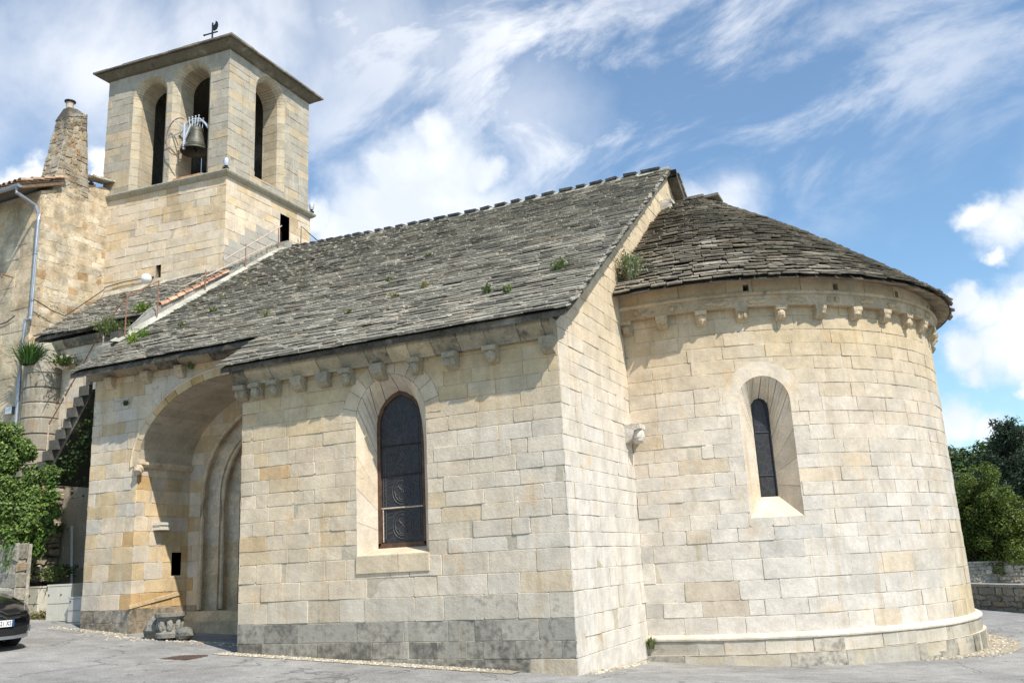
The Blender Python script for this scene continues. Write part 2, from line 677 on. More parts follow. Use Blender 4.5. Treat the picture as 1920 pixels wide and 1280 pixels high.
def simple_mat(name, col, rough=0.6, metal=0.0, var=0.15, scale=12.0, bump=0.0, spec=0.5, coat=0.0, use_att=False):
    mt, nt, b = new_mat(name)
    geo = N(nt, 'ShaderNodeNewGeometry')
    n1 = tex(nt, 'ShaderNodeTexNoise', geo.outputs['Position'], Scale=scale, Detail=5.0, Roughness=0.6)
    k = smooth(nt, n1.outputs['Fac'], 0.25, 0.75, 1 - var, 1 + var)
    cb = N(nt, 'ShaderNodeCombineColor')
    for i in range(3):
        L(nt, k, cb.inputs[i])
    if use_att:
        att = N(nt, 'ShaderNodeAttribute', attribute_name='col')
        c = mixc(nt, 1.0, att.outputs['Color'], cb.outputs[0], 'MULTIPLY')
    else:
        c = mixc(nt, 1.0, (*col, 1), cb.outputs[0], 'MULTIPLY')
    L(nt, c, b.inputs['Base Color'])
    b.inputs['Roughness'].default_value = rough
    b.inputs['Metallic'].default_value = metal
    b.inputs['Specular IOR Level'].default_value = spec
    b.inputs['Coat Weight'].default_value = coat
    b.inputs['Coat Roughness'].default_value = 0.05
    if bump:
        bp = N(nt, 'ShaderNodeBump')
        bp.inputs['Strength'].default_value = bump
        bp.inputs['Distance'].default_value = 0.02
        L(nt, n1.outputs['Fac'], bp.inputs['Height'])
        L(nt, bp.outputs[0], b.inputs['Normal'])
    return mt


def leaf_mat(name, rough=0.5):
    mt, nt, b = new_mat(name)
    att = N(nt, 'ShaderNodeAttribute', attribute_name='col')
    L(nt, att.outputs['Color'], b.inputs['Base Color'])
    b.inputs['Roughness'].default_value = rough
    b.inputs['Specular IOR Level'].default_value = 0.35
    tr = N(nt, 'ShaderNodeBsdfTranslucent')
    L(nt, mixc(nt, 1.0, att.outputs['Color'], (1.1, 1.2, 0.5), 'MULTIPLY'), tr.inputs['Color'])
    mx = N(nt, 'ShaderNodeMixShader')
    mx.inputs[0].default_value = 0.3
    L(nt, b.outputs[0], mx.inputs[1])
    L(nt, tr.outputs[0], mx.inputs[2])
    out = [n for n in nt.nodes if n.type == 'OUTPUT_MATERIAL'][0]
    L(nt, mx.outputs[0], out.inputs['Surface'])
    return mt


M = {}
M['ashlar'] = stone_mat('pale_limestone_ashlar', var=0.10, bump=0.36, big=0.16, pits=0.55, wash=1.0, stain_col=(0.095, 0.09, 0.075))
M['rubble'] = stone_mat('rubble_stone', var=0.3, bump=0.8, big=0.3, pits=0.6, fine=24.0)
M['slate'] = stone_mat('stone_roof_slab', var=0.4, bump=0.6, big=0.42, pits=0.3, stain_col=(0.095, 0.095, 0.08))
M['carved'] = stone_mat('carved_limestone', var=0.2, bump=0.6, big=0.25, pits=0.5)
M['render'] = stone_mat('old_lime_render', var=0.18, bump=0.6, big=0.35, pits=0.3, fine=30.0)
M['tile'] = simple_mat('terracotta_tile', (0.5, 0.3, 0.2), 0.85, var=0.3, scale=9, bump=0.4, spec=0.2, use_att=True)
M['zinc'] = simple_mat('zinc', (0.36, 0.38, 0.41), 0.45, 0.65, 0.12, 5)
M['frame'] = simple_mat('dark_rusted_frame', (0.115, 0.06, 0.035), 0.75, 0.2, 0.4, 9, 0.3)
M['leadcame'] = simple_mat('lead_cames', (0.10, 0.10, 0.10), 0.6, 0.3, 0.1, 9)
M['rust'] = simple_mat('rusty_iron', (0.27, 0.13, 0.075), 0.8, 0.2, 0.35, 20, 0.3)
M['palebar'] = simple_mat('flaking_painted_iron', (0.5, 0.4, 0.31), 0.7, 0.1, 0.3, 25)
M['iron'] = simple_mat('dark_iron', (0.03, 0.03, 0.032), 0.5, 0.6, 0.2, 20)
M['galv'] = simple_mat('galvanised_steel', (0.62, 0.64, 0.67), 0.4, 0.6, 0.1, 12)
M['bronze'] = simple_mat('bell_bronze', (0.085, 0.082, 0.062), 0.55, 0.35, 0.3, 10, 0.2)
M['lead'] = simple_mat('dark_roof_edge', (0.06, 0.075, 0.07), 0.7, 0.2, 0.3, 6, 0.3)
M['dark'] = simple_mat('unlit_interior', (0.012, 0.011, 0.01), 1.0, 0, 0.2, 5, spec=0.0)
M['plastic'] = simple_mat('cream_cabinet_plastic', (0.62, 0.58, 0.48), 0.5, 0, 0.05, 4)
M['whiteplastic'] = simple_mat('white_plastic', (0.72, 0.72, 0.70), 0.4, 0, 0.05, 4)
M['leaf'] = leaf_mat('leaves')
M['bark'] = simple_mat('bark', (0.11, 0.085, 0.06), 0.9, 0, 0.3, 6, 0.6, spec=0.1)
M['pebble'] = simple_mat('pale_pebbles', (0.5, 0.45, 0.36), 0.85, 0, 0.2, 20, 0.3, spec=0.2, use_att=True)


def asphalt_mat():
    mt, nt, b = new_mat('worn_asphalt')
    geo = N(nt, 'ShaderNodeNewGeometry')
    pos = geo.outputs['Position']
    a = tex(nt, 'ShaderNodeTexNoise', pos, Scale=42.0, Detail=4.0, Roughness=0.7)
    g = tex(nt, 'ShaderNodeTexNoise', pos, Scale=0.5, Detail=6.0, Roughness=0.6)
    g2 = tex(nt, 'ShaderNodeTexNoise', pos, Scale=3.0, Detail=6.0, Roughness=0.65)
    vo = tex(nt, 'ShaderNodeTexVoronoi', pos, Scale=120.0)
    k = math_n(nt, 'MULTIPLY', smooth(nt, a.outputs['Fac'], 0.25, 0.75, 0.58, 1.42), smooth(nt, g.outputs['Fac'], 0.35, 0.65, 0.82, 1.10))
    k = math_n(nt, 'MULTIPLY', k, smooth(nt, g2.outputs['Fac'], 0.3, 0.7, 0.84, 1.12))
    cb = N(nt, 'ShaderNodeCombineColor')
    for i in range(3):
        L(nt, k, cb.inputs[i])
    c = mixc(nt, 1.0, (0.275, 0.265, 0.248, 1), cb.outputs[0], 'MULTIPLY')
    # pale grit and a few dark patches / cracks
    c = mixc(nt, math_n(nt, 'MULTIPLY', smooth(nt, vo.outputs['Color'], 0.75, 0.95), 0.35), c, (0.42, 0.40, 0.36))
    cr = tex(nt, 'ShaderNodeTexVoronoi', pos, Scale=0.55)
    cr.feature = 'DISTANCE_TO_EDGE'
    wob = tex(nt, 'ShaderNodeTexNoise', pos, Scale=2.2, Detail=5.0)
    cw = math_n(nt, 'ADD', cr.outputs['Distance'], math_n(nt, 'MULTIPLY', math_n(nt, 'SUBTRACT', wob.outputs['Fac'], 0.5), 0.25))
    cw = math_n(nt, 'ABSOLUTE', cw)
    c = mixc(nt, smooth(nt, cw, 0.0, 0.014, 0.6, 0.0), c, (0.07, 0.068, 0.062))
    L(nt, c, b.inputs['Base Color'])
    b.inputs['Roughness'].default_value = 0.9
    b.inputs['Specular IOR Level'].default_value = 0.2
    bp = N(nt, 'ShaderNodeBump')
    bp.inputs['Strength'].default_value = 0.5
    bp.inputs['Distance'].default_value = 0.008
    L(nt, a.outputs['Fac'], bp.inputs['Height'])
    L(nt, bp.outputs[0], b.inputs['Normal'])
    return mt


def glass_mat(name, cells):
    mt, nt, b = new_mat(name)
    geo = N(nt, 'ShaderNodeNewGeometry')
    vo = tex(nt, 'ShaderNodeTexVoronoi', geo.outputs['Position'], Scale=cells)
    vo.feature = 'DISTANCE_TO_EDGE'
    vc = tex(nt, 'ShaderNodeTexVoronoi', geo.outputs['Position'], Scale=cells)
    nz = tex(nt, 'ShaderNodeTexNoise', geo.outputs['Position'], Scale=3.0, Detail=4.0)
    c = mixc(nt, 0.12, (0.030, 0.029, 0.032, 1), mixc(nt, 1.0, vc.outputs['Color'], (0.10, 0.085, 0.12), 'MULTIPLY'))
    c = mixc(nt, smooth(nt, nz.outputs['Fac'], 0.4, 0.65, 0.0, 0.5), c, (0.035, 0.032, 0.03))
    c = mixc(nt, smooth(nt, vo.outputs['Distance'], 0.02, 0.06, 0.9, 0.0), c, (0.055, 0.052, 0.05))
    L(nt, c, b.inputs['Base Color'])
    b.inputs['Roughness'].default_value = 0.42
    b.inputs['Specular IOR Level'].default_value = 0.3
    return mt


M['asphalt'] = asphalt_mat()
M['glass'] = glass_mat('dark_leaded_glass', 7.0)
M['paint'] = simple_mat('near_black_car_paint', (0.018, 0.018, 0.021), 0.25, 0.3, 0.05, 3, coat=1.0)
M['carglass'] = simple_mat('car_window_glass', (0.02, 0.025, 0.027), 0.05, 0, 0.02, 2, coat=0.5)
M['chrome'] = simple_mat('chrome', (0.75, 0.76, 0.78), 0.12, 1.0, 0.02, 4)
M['rubber'] = simple_mat('tyre_rubber', (0.015, 0.015, 0.015), 0.85, 0, 0.1, 30)
M['blacktrim'] = simple_mat('matt_black_trim', (0.012, 0.012, 0.013), 0.6, 0, 0.1, 30)
M['lens'] = simple_mat('headlight_lens', (0.45, 0.47, 0.5), 0.1, 0.6, 0.1, 20, coat=1.0)
M['plate'] = simple_mat('white_plate', (0.78, 0.78, 0.76), 0.4, 0, 0.03, 8)
M['platetext'] = simple_mat('plate_lettering', (0.015, 0.015, 0.015), 0.5, 0, 0.03, 8)
M['plateblue'] = simple_mat('plate_blue_band', (0.02, 0.07, 0.2), 0.4, 0, 0.03, 8)
M['dirt'] = simple_mat('dry_earth_and_grit', (0.30, 0.26, 0.19), 0.95, 0, 0.35, 14, 0.6, spec=0.1)
M['cast'] = simple_mat('cast_iron_cover', (0.15, 0.10, 0.075), 0.7, 0.4, 0.25, 16, 0.4)


# ------------------------------------------------------------------ ground
def sstep(x, a, b):
    t = clamp((x - a) / (b - a))
    return t * t * (3 - 2 * t)


def gz(x, y):
    if x < -10:
        z = 0.53 + 0.09 * (-10 - max(x, -20))
    elif x < 1.5:
        z = -0.053 * x
    else:
        z = -0.08 - 0.03 * (min(x, 8) - 1.5)
    k = 1 - sstep(-x, 2.0, 8.0)
    if y > 0:
        z -= k * (0.055 * min(y, 3.6) + 0.004 * clamp(y - 3.6, 0, 30))
    d = math.hypot(x, y - 8)
    if d > 60:
        z -= (d - 60) * 0.01
    return z


def build_ground():
    xs = [-600, -300, -150, -80, -50, -35] + [-26 + 0.8 * i for i in range(56)] + [22, 30, 45, 70, 120, 250, 600]
    ys = [-400, -150, -70, -40, -25] + [-18 + 0.8 * i for i in range(64)] + [36, 45, 60, 90, 150, 300, 700]
    V = [(x, y, gz(x, y)) for y in ys for x in xs]
    nx = len(xs)
    F = [(j * nx + i, j * nx + i + 1, (j + 1) * nx + i + 1, (j + 1) * nx + i) for j in range(len(ys) - 1) for i in range(nx - 1)]
    a = Acc()
    a.add(V, F, (0.2, 0.2, 0.2))
    structure(a.build('ground', M['asphalt'], smooth_=True))


build_ground()

# ------------------------------------------------------------------ church
CH = thing('church', 'pale limestone Romanesque church with round apse, belfry tower and grey stone slab roofs', 'church', (0, 0, 0))

CREAM = (0.63, 0.512, 0.365)
YELL = (0.60, 0.445, 0.25)
GREY = (0.61, 0.535, 0.435)
WHITE = (0.59, 0.54, 0.47)
ORANGE = (0.50, 0.30, 0.115)
CZ = [-0.6, -0.15, 0.226, 0.483, 0.795, 1.167, 1.475, 1.805, 2.031, 2.289, 2.534, 2.781, 3.022, 3.265, 3.502, 3.758, 3.999, 4.267, 4.503, 4.742, 4.974, 5.216]


def vary(c, rg, k=0.07):
    s = rg.uniform(1 - k, 1 + k)
    return tuple(x * s for x in c)


def nave_col(u, v, rg):
    w = clamp(0.5 + (u + 2.6) * 0.22 - (v - 2.2) * 0.16)
    c = lc(CREAM, GREY, clamp(w + rg.uniform(-0.3, 0.3)))
    r = rg.random()
    if r < 0.10:
        c = lc(c, YELL, 0.5)
    elif r < 0.115 and u < -3:
        c = lc(c, ORANGE, 0.6)
    for (su, sv) in ((-4.55, 0.98), (-5.85, 2.17)):
        if abs(u - su) < 0.22 and abs(v - sv) < 0.17:
            c = lc(c, (0.50, 0.35, 0.18), 0.5)
    st = 0.0
    if v < 0.80:
        st = rg.uniform(0.34, 0.60) + (0.10 if v < 0.48 else 0)
        if v < 0.2 and u > -0.9:
            st = 0.1
        c = lc(c, (0.34, 0.32, 0.275), rg.uniform(0.65, 0.95) if v > 0.2 or u < -1 else 0.3)
    elif v < 1.17:
        st = 0.15 if rg.random() < 0.7 else 0.33
        c = lc(c, (0.52, 0.47, 0.38), 0.5)
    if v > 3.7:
        c = lc(c, (0.50, 0.375, 0.20), clamp((v - 3.6) * 0.75, 0, 0.72) * rg.uniform(0.7, 1.1))  # ochre stone, also tinted with the warm tone of the eaves shadow
    if v > 4.7:
        st = max(st, 0.1 + 0.2 * clamp(-(u + 2.0) / 4))
    return (*vary(c, rg), clamp(st, 0, 0.8))


def gable_col(u, v, rg):
    c = lc(WHITE, CREAM, clamp((v - 3.0) * 0.28 + rg.uniform(-0.2, 0.2), 0, 1))
    c = lc(c, (0.54, 0.43, 0.27), clamp((v - 4.2) * 0.3, 0, 0.5))
    return (*vary(c, rg, 0.05), 0.0 if v < 5.5 else 0.05)


PS = lambda u, v, d: (u, -d, v)
PG = lambda u, v, d: (d, u, v)

# nave south wall with its pointed window
NW_OUT = dict(cx=-3.125, half=0.695, zb=1.84, zs=4.10, rise=0.76)
hole = contour(**NW_OUT)
hole_p = hole[::-1]
ring_p = contour(-3.125, 0.695 + 0.29, 4.10, 4.10, 0.76 + 0.29)[::-1]
a = Acc()
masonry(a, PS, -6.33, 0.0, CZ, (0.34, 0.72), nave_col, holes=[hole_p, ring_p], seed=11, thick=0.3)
rg = random.Random(5)
cf = lambda u, v, r: (*vary(lc(CREAM, (0.55, 0.42, 0.26), r.random() * 0.7), r, 0.1), 0.03)
voussoirs(a, PS, -3.125, 0.695, 4.10, 0.76, 0.29, 11, cf, rg)
inner = contour(-3.155, 0.475, 1.96, 4.05, 0.58)
n0 = contour(-3.125, 0.695, 1.84, 4.10, 0.76)
# same count of points on both lines
def resample(line, n):
    ds = [0.0]
    for p, q in zip(line, line[1:]):
        ds.append(ds[-1] + math.hypot(q[0] - p[0], q[1] - p[1]))
    out = []
    for k in range(n):
        t = ds[-1] * k / (n - 1)
        i = 0
        while i < len(ds) - 2 and ds[i + 1] < t:
            i += 1
        f = (t - ds[i]) / max(1e-9, ds[i + 1] - ds[i])
        out.append((lerp(line[i][0], line[i + 1][0], f), lerp(line[i][1], line[i + 1][1], f)))
    return out


def same_count(lines, narc=10):
    n = max(len(l) for l in lines)
    return [l if len(l) == n else resample(l, n) for l in lines]


A_, B_ = contour(-3.125, 0.695, 1.84, 4.10, 0.76, zstep=0.28), contour(-3.155, 0.475, 1.95, 4.05, 0.58, zstep=0.28)
A_, B_ = same_count([A_, B_])
cw = lambda u, v, r: (*vary(lc(CREAM, WHITE, r.random() * 0.5), r, 0.08), 0.0)
reveal(a, PS, [(A_, 0.0), (B_, -0.35), (B_, -0.55)], cw, rg, 1 if False else 2, 0.007)
# sill: sloping stone with a small nosing
for (x0, x1) in ((-3.83, -3.02), (-3.01, -2.425)):
    prism(a, [(x0, 1.56), (x1, 1.56), (x1, 1.845), (x0, 1.845)], PS, -0.1, 0.022, (*vary(lc(CREAM, YELL, 0.15), rg), 0.05), 0.008)
a.add([PS(-3.83, 1.846, 0.02), PS(-2.42, 1.846, 0.02), PS(-2.66, 1.96, -0.36), PS(-3.65, 1.96, -0.36)], [(0, 1, 2, 3)], (*CREAM, 0))
nave_wall = a.build('nave_wall', M['ashlar'], CH)

# the window itself
wf = Acc()
fr_o, fr_i = contour(-3.155, 0.478, 1.955, 4.05, 0.583), contour(-3.155, 0.415, 2.03, 4.05, 0.50)
fr_o, fr_i = same_count([fr_o, fr_i])
for i in range(len(fr_o) - 1):
    q = [fr_o[i + 1], fr_o[i], fr_i[i], fr_i[i + 1]]
    V = [PS(p[0], p[1], -0.36) for p in q] + [PS(p[0], p[1], -0.42) for p in q]
    wf.add(V, [(0, 1, 2, 3), (3, 2, 6, 7), (0, 4, 5, 1)], (0.2, 0.1, 0.05))
wf.box(-3.63, -2.68, 0.36, 0.42, 1.955, 2.04)
win = wf.build('window', M['frame'], CH)
win['label'] = 'pointed window with rusty frame and dark stained glass'
g = Acc()
fill(g, PS, contour(-3.155, 0.44, 2.0, 4.05, 0.54), -0.40, (0.02, 0.02, 0.02))
PINV[win.name] = win.matrix_parent_inverse.copy()
g.build('pane', M['glass'], win, fix=False)
for (z, r, mt) in ((2.62, 0.014, 'palebar'), (3.17, 0.011, 'iron'), (3.68, 0.011, 'iron')):
    g = Acc()
    g.tube([PS(-3.575, z, -0.385), PS(-2.735, z, -0.385)], r)
    g.build('glazing_bar', M[mt], win)
g = Acc()
g.tube([PS(-3.54, 2.06, -0.385), PS(-3.54, 2.6, -0.385)], 0.012)
g.build('glazing_bar', M['palebar'], win)


g = Acc()
PWn = lambda u, v: PS(-3.155 + u, v, -0.393)
for zc in (2.33, 2.90, 3.43):
    for rr in (0.20, 0.155):
        g.tube([PWn(rr * math.cos(t), zc + rr * 1.15 * math.sin(t)) for t in [2 * math.pi * k / 20 for k in range(21)]], 0.005, n=4)
    for k in range(4):
        an = math.pi / 2 * k
        g.tube([PWn(0.085 * math.cos(an) + 0.07 * math.cos(t), zc + 0.085 * math.sin(an) + 0.07 * math.sin(t)) for t in [2 * math.pi * q / 12 for q in range(13)]], 0.004, n=4)
for ins in (0.035, 0.085):
    g.tube([PS(p[0], p[1], -0.393) for p in contour(-3.155, 0.415 - ins, 2.03 + ins, 4.05, 0.50 - ins)], 0.005, n=4)
for k in range(16):
    z_ = 2.12 + 0.125 * k
    for sg in (-1, 1):
        g.tube([PWn(sg * 0.38, z_), PWn(sg * 0.33, z_)], 0.004, n=4)
        if k % 2:
            g.tube([PWn(sg * 0.33, z_), PWn(sg * 0.17, z_ + 0.06)], 0.004, n=4)
for k in range(5):
    a_ = math.pi * (0.2 + 0.15 * k)
    g.tube([PWn(0.02 * math.cos(a_), 3.85 + 0.05 * math.sin(a_)), PWn(0.30 * math.cos(a_), 3.9 + 0.42 * math.sin(a_))], 0.004, n=4)
g.build('lead_tracery', M['leadcame'], win)


# nave west return (towards the porch), gable
a = Acc()
PWr = lambda u, v, d: (-6.33 - d, 1.5 - u, v)
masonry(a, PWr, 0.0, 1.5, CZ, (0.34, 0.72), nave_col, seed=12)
a.build('nave_return_wall', M['ashlar'], CH)

a = Acc()
gclip = [(0.0, -0.9), (16.8, -0.9), (16.8, 5.30), (8.4, 11.05), (0.0, 5.30)]
gc = list(CZ) + [5.47]
z = 5.47
rg = random.Random(3)
gc[0] = -0.6
while z < 11.1:
    z += rg.uniform(0.24, 0.29)
    gc.append(z)
masonry(a, PG, 0.0, 9.2, gc, (0.34, 0.75), gable_col, clip=gclip, seed=21, gap=0.004, rough=0.004)
a.add([PG(9.2, -0.9, -0.014), PG(16.8, -0.9, -0.014), PG(16.8, 5.3, -0.014), PG(9.2, 10.5, -0.014)], [(0, 1, 2, 3)], (*CREAM, 0))
a.build('gable_wall', M['ashlar'], CH)

# ------------------------------------------------------------------ apse
ACX, ACY, AR = 0.55, 8.4, 4.88


def PAr(Rr):
    def P(u, v, d):
        r = Rr + d
        if u < 0:
            return (ACX + u, ACY - r, v)
        an = u / Rr
        return (ACX + r * math.sin(an), ACY - r * math.cos(an), v)
    return P


PA = PAr(AR)
UA = R(22.9) * AR
rg = random.Random(9)
ac = [0.22]
for h in (0.30, 0.27, 0.33, 0.36, 0.30, 0.24, 0.26, 0.25, 0.24, 0.25, 0.26, 0.25, 0.27, 0.25, 0.26, 0.27, 0.26, 0.25, 0.25, 0.26, 0.27, 0.26):
    if ac[-1] + h < 5.9:
        ac.append(ac[-1] + h)
ac.append(6.04)


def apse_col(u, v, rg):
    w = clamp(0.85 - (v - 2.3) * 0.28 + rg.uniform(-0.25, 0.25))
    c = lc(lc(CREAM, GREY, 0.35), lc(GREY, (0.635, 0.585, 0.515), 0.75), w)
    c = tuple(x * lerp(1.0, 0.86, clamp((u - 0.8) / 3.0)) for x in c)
    r = rg.random()
    if v < 2.0 and u < 2.5:
        if r < 0.12:
            c = lc(c, (0.48, 0.37, 0.24), 0.5)
        elif r < 0.26:
            c = lc(c, (0.45, 0.43, 0.39), 0.55)
    elif r < 0.05:
        c = lc(c, YELL, 0.4)
    elif r < 0.09:
        c = lc(c, (0.47, 0.44, 0.39), 0.4)
    if u > 4.9 and v < 2.0:
        c = lc(c, (0.50, 0.39, 0.22), clamp((u - 4.9) * 0.8) * (0.8 if v < 0.9 else 0.45))
    st = 0.0
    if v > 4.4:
        c = lc(c, (0.50, 0.39, 0.235), clamp((v - 4.3) * 0.6, 0, 0.75) * rg.uniform(0.7, 1.1))  # top courses browned, deepening the eaves shadow in the stone colour
    return (*vary(c, rg, 0.06), st)


aw = dict(cx=UA, half=0.477, zb=2.18, zs=4.26, rise=0.477)
hole = contour(**aw)[::-1]
ringp = contour(UA, 0.477 + 0.27, 4.26, 4.26, 0.477 + 0.27)[::-1]
a = Acc()
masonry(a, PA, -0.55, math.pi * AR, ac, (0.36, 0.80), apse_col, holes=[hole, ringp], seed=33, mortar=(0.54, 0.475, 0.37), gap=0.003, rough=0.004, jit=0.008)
voussoirs(a, PA, UA, 0.477, 4.26, 0.477, 0.27, 24, lambda u, v, r: (*lc(CREAM, GREY, 0.6), 0), rg, d=0.004, gap=0.0, jd=0.0)
A_ = contour(UA, 0.477, 2.18, 4.26, 0.477, zstep=0.26)
B_ = contour(UA, 0.175, 2.56, 4.22, 0.175, zstep=0.26)
A_, B_ = same_count([A_, B_])
reveal(a, PA, [(A_, 0.0), (B_, -0.40), (B_, -0.55)], lambda u, v, r: (*vary(lc(CREAM, GREY, 0.4 + 0.4 * r.random()), r, 0.06), 0), rg, 2, 0.006)
a.add([PA(UA - 0.477, 2.18, 0.0), PA(UA, 2.18, 0.0), PA(UA + 0.477, 2.18, 0.0), PA(UA + 0.175, 2.56, -0.40), PA(UA - 0.175, 2.56, -0.40)], [(0, 1, 2, 3, 4)], (*lc(CREAM, GREY, 0.5), 0))
a.build('apse_wall', M['ashlar'], CH)
g = Acc()
wo, wi = contour(UA, 0.178, 2.55, 4.22, 0.178), contour(UA, 0.15, 2.58, 4.22, 0.15)
wo, wi = same_count([wo, wi])
for i in range(len(wo) - 1):
    q = [wo[i + 1], wo[i], wi[i], wi[i + 1]]
    V = [PA(p[0], p[1], -0.40) for p in q] + [PA(p[0], p[1], -0.44) for p in q]
    g.add(V, [(0, 1, 2, 3), (3, 2, 6, 7)], (0.2, 0.2, 0.2))
aw_o = g.build('window', M['iron'], CH)
aw_o['label'] = 'narrow round-headed window set deep in the apse'
PINV[aw_o.name] = aw_o.matrix_parent_inverse.copy()
g = Acc()
fill(g, PA, contour(UA, 0.176, 2.56, 4.22, 0.176), -0.43, (0.02, 0.02, 0.02))
g.build('pane', M['glass'], aw_o, fix=False)
for z in (2.95, 3.75):
    g = Acc()
    g.tube([PA(UA - 0.16, z, -0.42), PA(UA + 0.16, z, -0.42)], 0.008)
    g.build('glazing_bar', M['iron'], aw_o)

# plinth of the apse: moulded top course over a taller base
a = Acc()
rg = random.Random(44)
PL = PAr(AR + 0.095)
PL2 = PAr(AR + 0.16)


def plinth_col(u, v, r):
    c = lc((0.44, 0.405, 0.335), GREY, r.random() * 0.7)
    if r.random() < 0.3:
        c = lc(c, (0.40, 0.37, 0.31), 0.7)
    if u > 3.6:
        c = lc(c, (0.34, 0.31, 0.24), clamp((u - 3.6) * 0.35))
    return (*vary(c, r, 0.08), clamp(0.26 + r.uniform(-0.15, 0.28)))


masonry(a, PL2, -0.55, math.pi * (AR + 0.16), [-0.75, -0.10], (0.6, 1.1), plinth_col, seed=45, gap=0.006)
masonry(a, PL, -0.55, math.pi * (AR + 0.095), [-0.10, 0.13], (0.6, 1.1), plinth_col, seed=46, gap=0.006)
prof = [(0.0, 0.235), (0.04, 0.230), (0.08, 0.215), (0.115, 0.19), (0.125, 0.165), (0.12, 0.14), (0.08, 0.125)]
nseg = 60
Umax = math.pi * AR
V, F = [], []
joints = {4: 1}
for i in range(nseg + 1):
    u = -0.55 + (Umax + 0.55) * i / nseg
    for (d, zz) in prof:
        V.append(PA(u, zz, d))
for i in range(nseg):
    for k in range(len(prof) - 1):
        F.append((i * len(prof) + k, (i + 1) * len(prof) + k, (i + 1) * len(prof) + k + 1, i * len(prof) + k + 1))
a.add(V, F, (*lc(GREY, WHITE, 0.1), 0.10))
# the step between base and second course
V, F = [], []
for i in range(nseg + 1):
    u = -0.55 + (Umax + 0.55) * i / nseg
    V += [PA(u, -0.095, 0.0), PA(u, -0.095, 0.158)]
for i in range(nseg):
    F.append((2 * i, 2 * i + 1, 2 * i + 3, 2 * i + 2))
a.add(V, F, (*lc(GREY, WHITE, 0.2), 0.2))
a.build('apse_plinth', M['ashlar'], CH)

# cornice of the apse: frieze, string course, ring under the eaves
a = Acc()


def sweep(acc, prof, colf, n=64, Um=None, u0=-0.55, closed=True):
    Um = Umax if Um is None else Um
    k = len(prof)
    for i in range(n):
        ua, ub = u0 + (Um - u0) * i / n, u0 + (Um - u0) * (i + 1) / n
        V = [PA(ua, zz, d) for d, zz in prof] + [PA(ub, zz, d) for d, zz in prof]
        F = [(j, (j + 1), k + j + 1, k + j) for j in range(k - 1)]
        if closed:
            F.append((k - 1, 0, k, 2 * k - 1))
        acc.add(V, F, colf(i))


rg = random.Random(50)
fr_col = [(*vary(lc((0.46, 0.36, 0.23), CREAM, rg.random() * 0.4), rg, 0.1), 0.16 + rg.random() * 0.2) for _ in range(80)]  # stained ochre stone, with the brown shade under the eaves mixed in
sweep(a, [(0.0, 6.035), (0.15, 6.035), (0.15, 6.23), (0.0, 6.24)], lambda i: fr_col[i // 2])
sweep(a, [(0.0, 6.236), (0.15, 6.232), (0.19, 6.25), (0.205, 6.28), (0.195, 6.31), (0.0, 6.325)], lambda i: fr_col[(i // 3 + 20)])
a.build('apse_cornice', M['carved'], CH)
a = Acc()
PR = PAr(AR + 0.12)
Rr = AR + 0.12
holes = []
hole_us = [R(d_) * Rr for d_ in (21.5, 42.0, 61.0, 80.0, 100.0, 120.0)]
for hu in hole_us:
    holes.append([(hu - 0.055, 6.345), (hu + 0.055, 6.345), (hu + 0.055, 6.47), (hu - 0.055, 6.47)])
masonry(a, PR, -0.55, math.pi * Rr, [6.32, 6.66], (0.45, 0.8), lambda u, v, r: (*vary(lc((0.48, 0.385, 0.25), CREAM, r.random() * 0.4), r, 0.08), 0.14), holes=holes, seed=51, thick=0.3)  # ring colour darkened to carry the eaves shade
a.build('eaves_ring', M['ashlar'], CH)
for hu in hole_us:
    a = Acc()
    p = [(hu - 0.06, 6.335), (hu + 0.06, 6.335), (hu + 0.06, 6.48), (hu - 0.06, 6.48)]
    V = [PR(q[0], q[1], -0.02) for q in p] + [PR(q[0], q[1], -0.28) for q in p]
    a.add(V, [(4, 5, 6, 7), (0, 1, 5, 4), (1, 2, 6, 5), (2, 3, 7, 6), (3, 0, 4, 7)], (0.012, 0.011, 0.010))
    a.build('putlog_hole', M['dark'], CH)


def carve_blob(acc, c, r, sx, sy, sz, col, rg, X, Y, Z, n=7, mm=9):
    """a lumpy carved form (leaf, head, animal)"""
    V, F = [], []
    for i in range(n + 1):
        th = math.pi * i / n
        for k in range(mm):
            ph = 2 * math.pi * k / mm
            q = 1 + rg.uniform(-0.14, 0.14)
            x, y, z_ = math.sin(th) * math.cos(ph) * q, math.sin(th) * math.sin(ph) * q, math.cos(th) * q
            V.append(c + X * (x * r * sx) + Y * (y * r * sy) + Z * (z_ * r * sz))
    for i in range(n):
        for k in range(mm):
            F.append((i * mm + k, i * mm + (k + 1) % mm, (i + 1) * mm + (k + 1) % mm, (i + 1) * mm + k))
    acc.add(V, F, col)


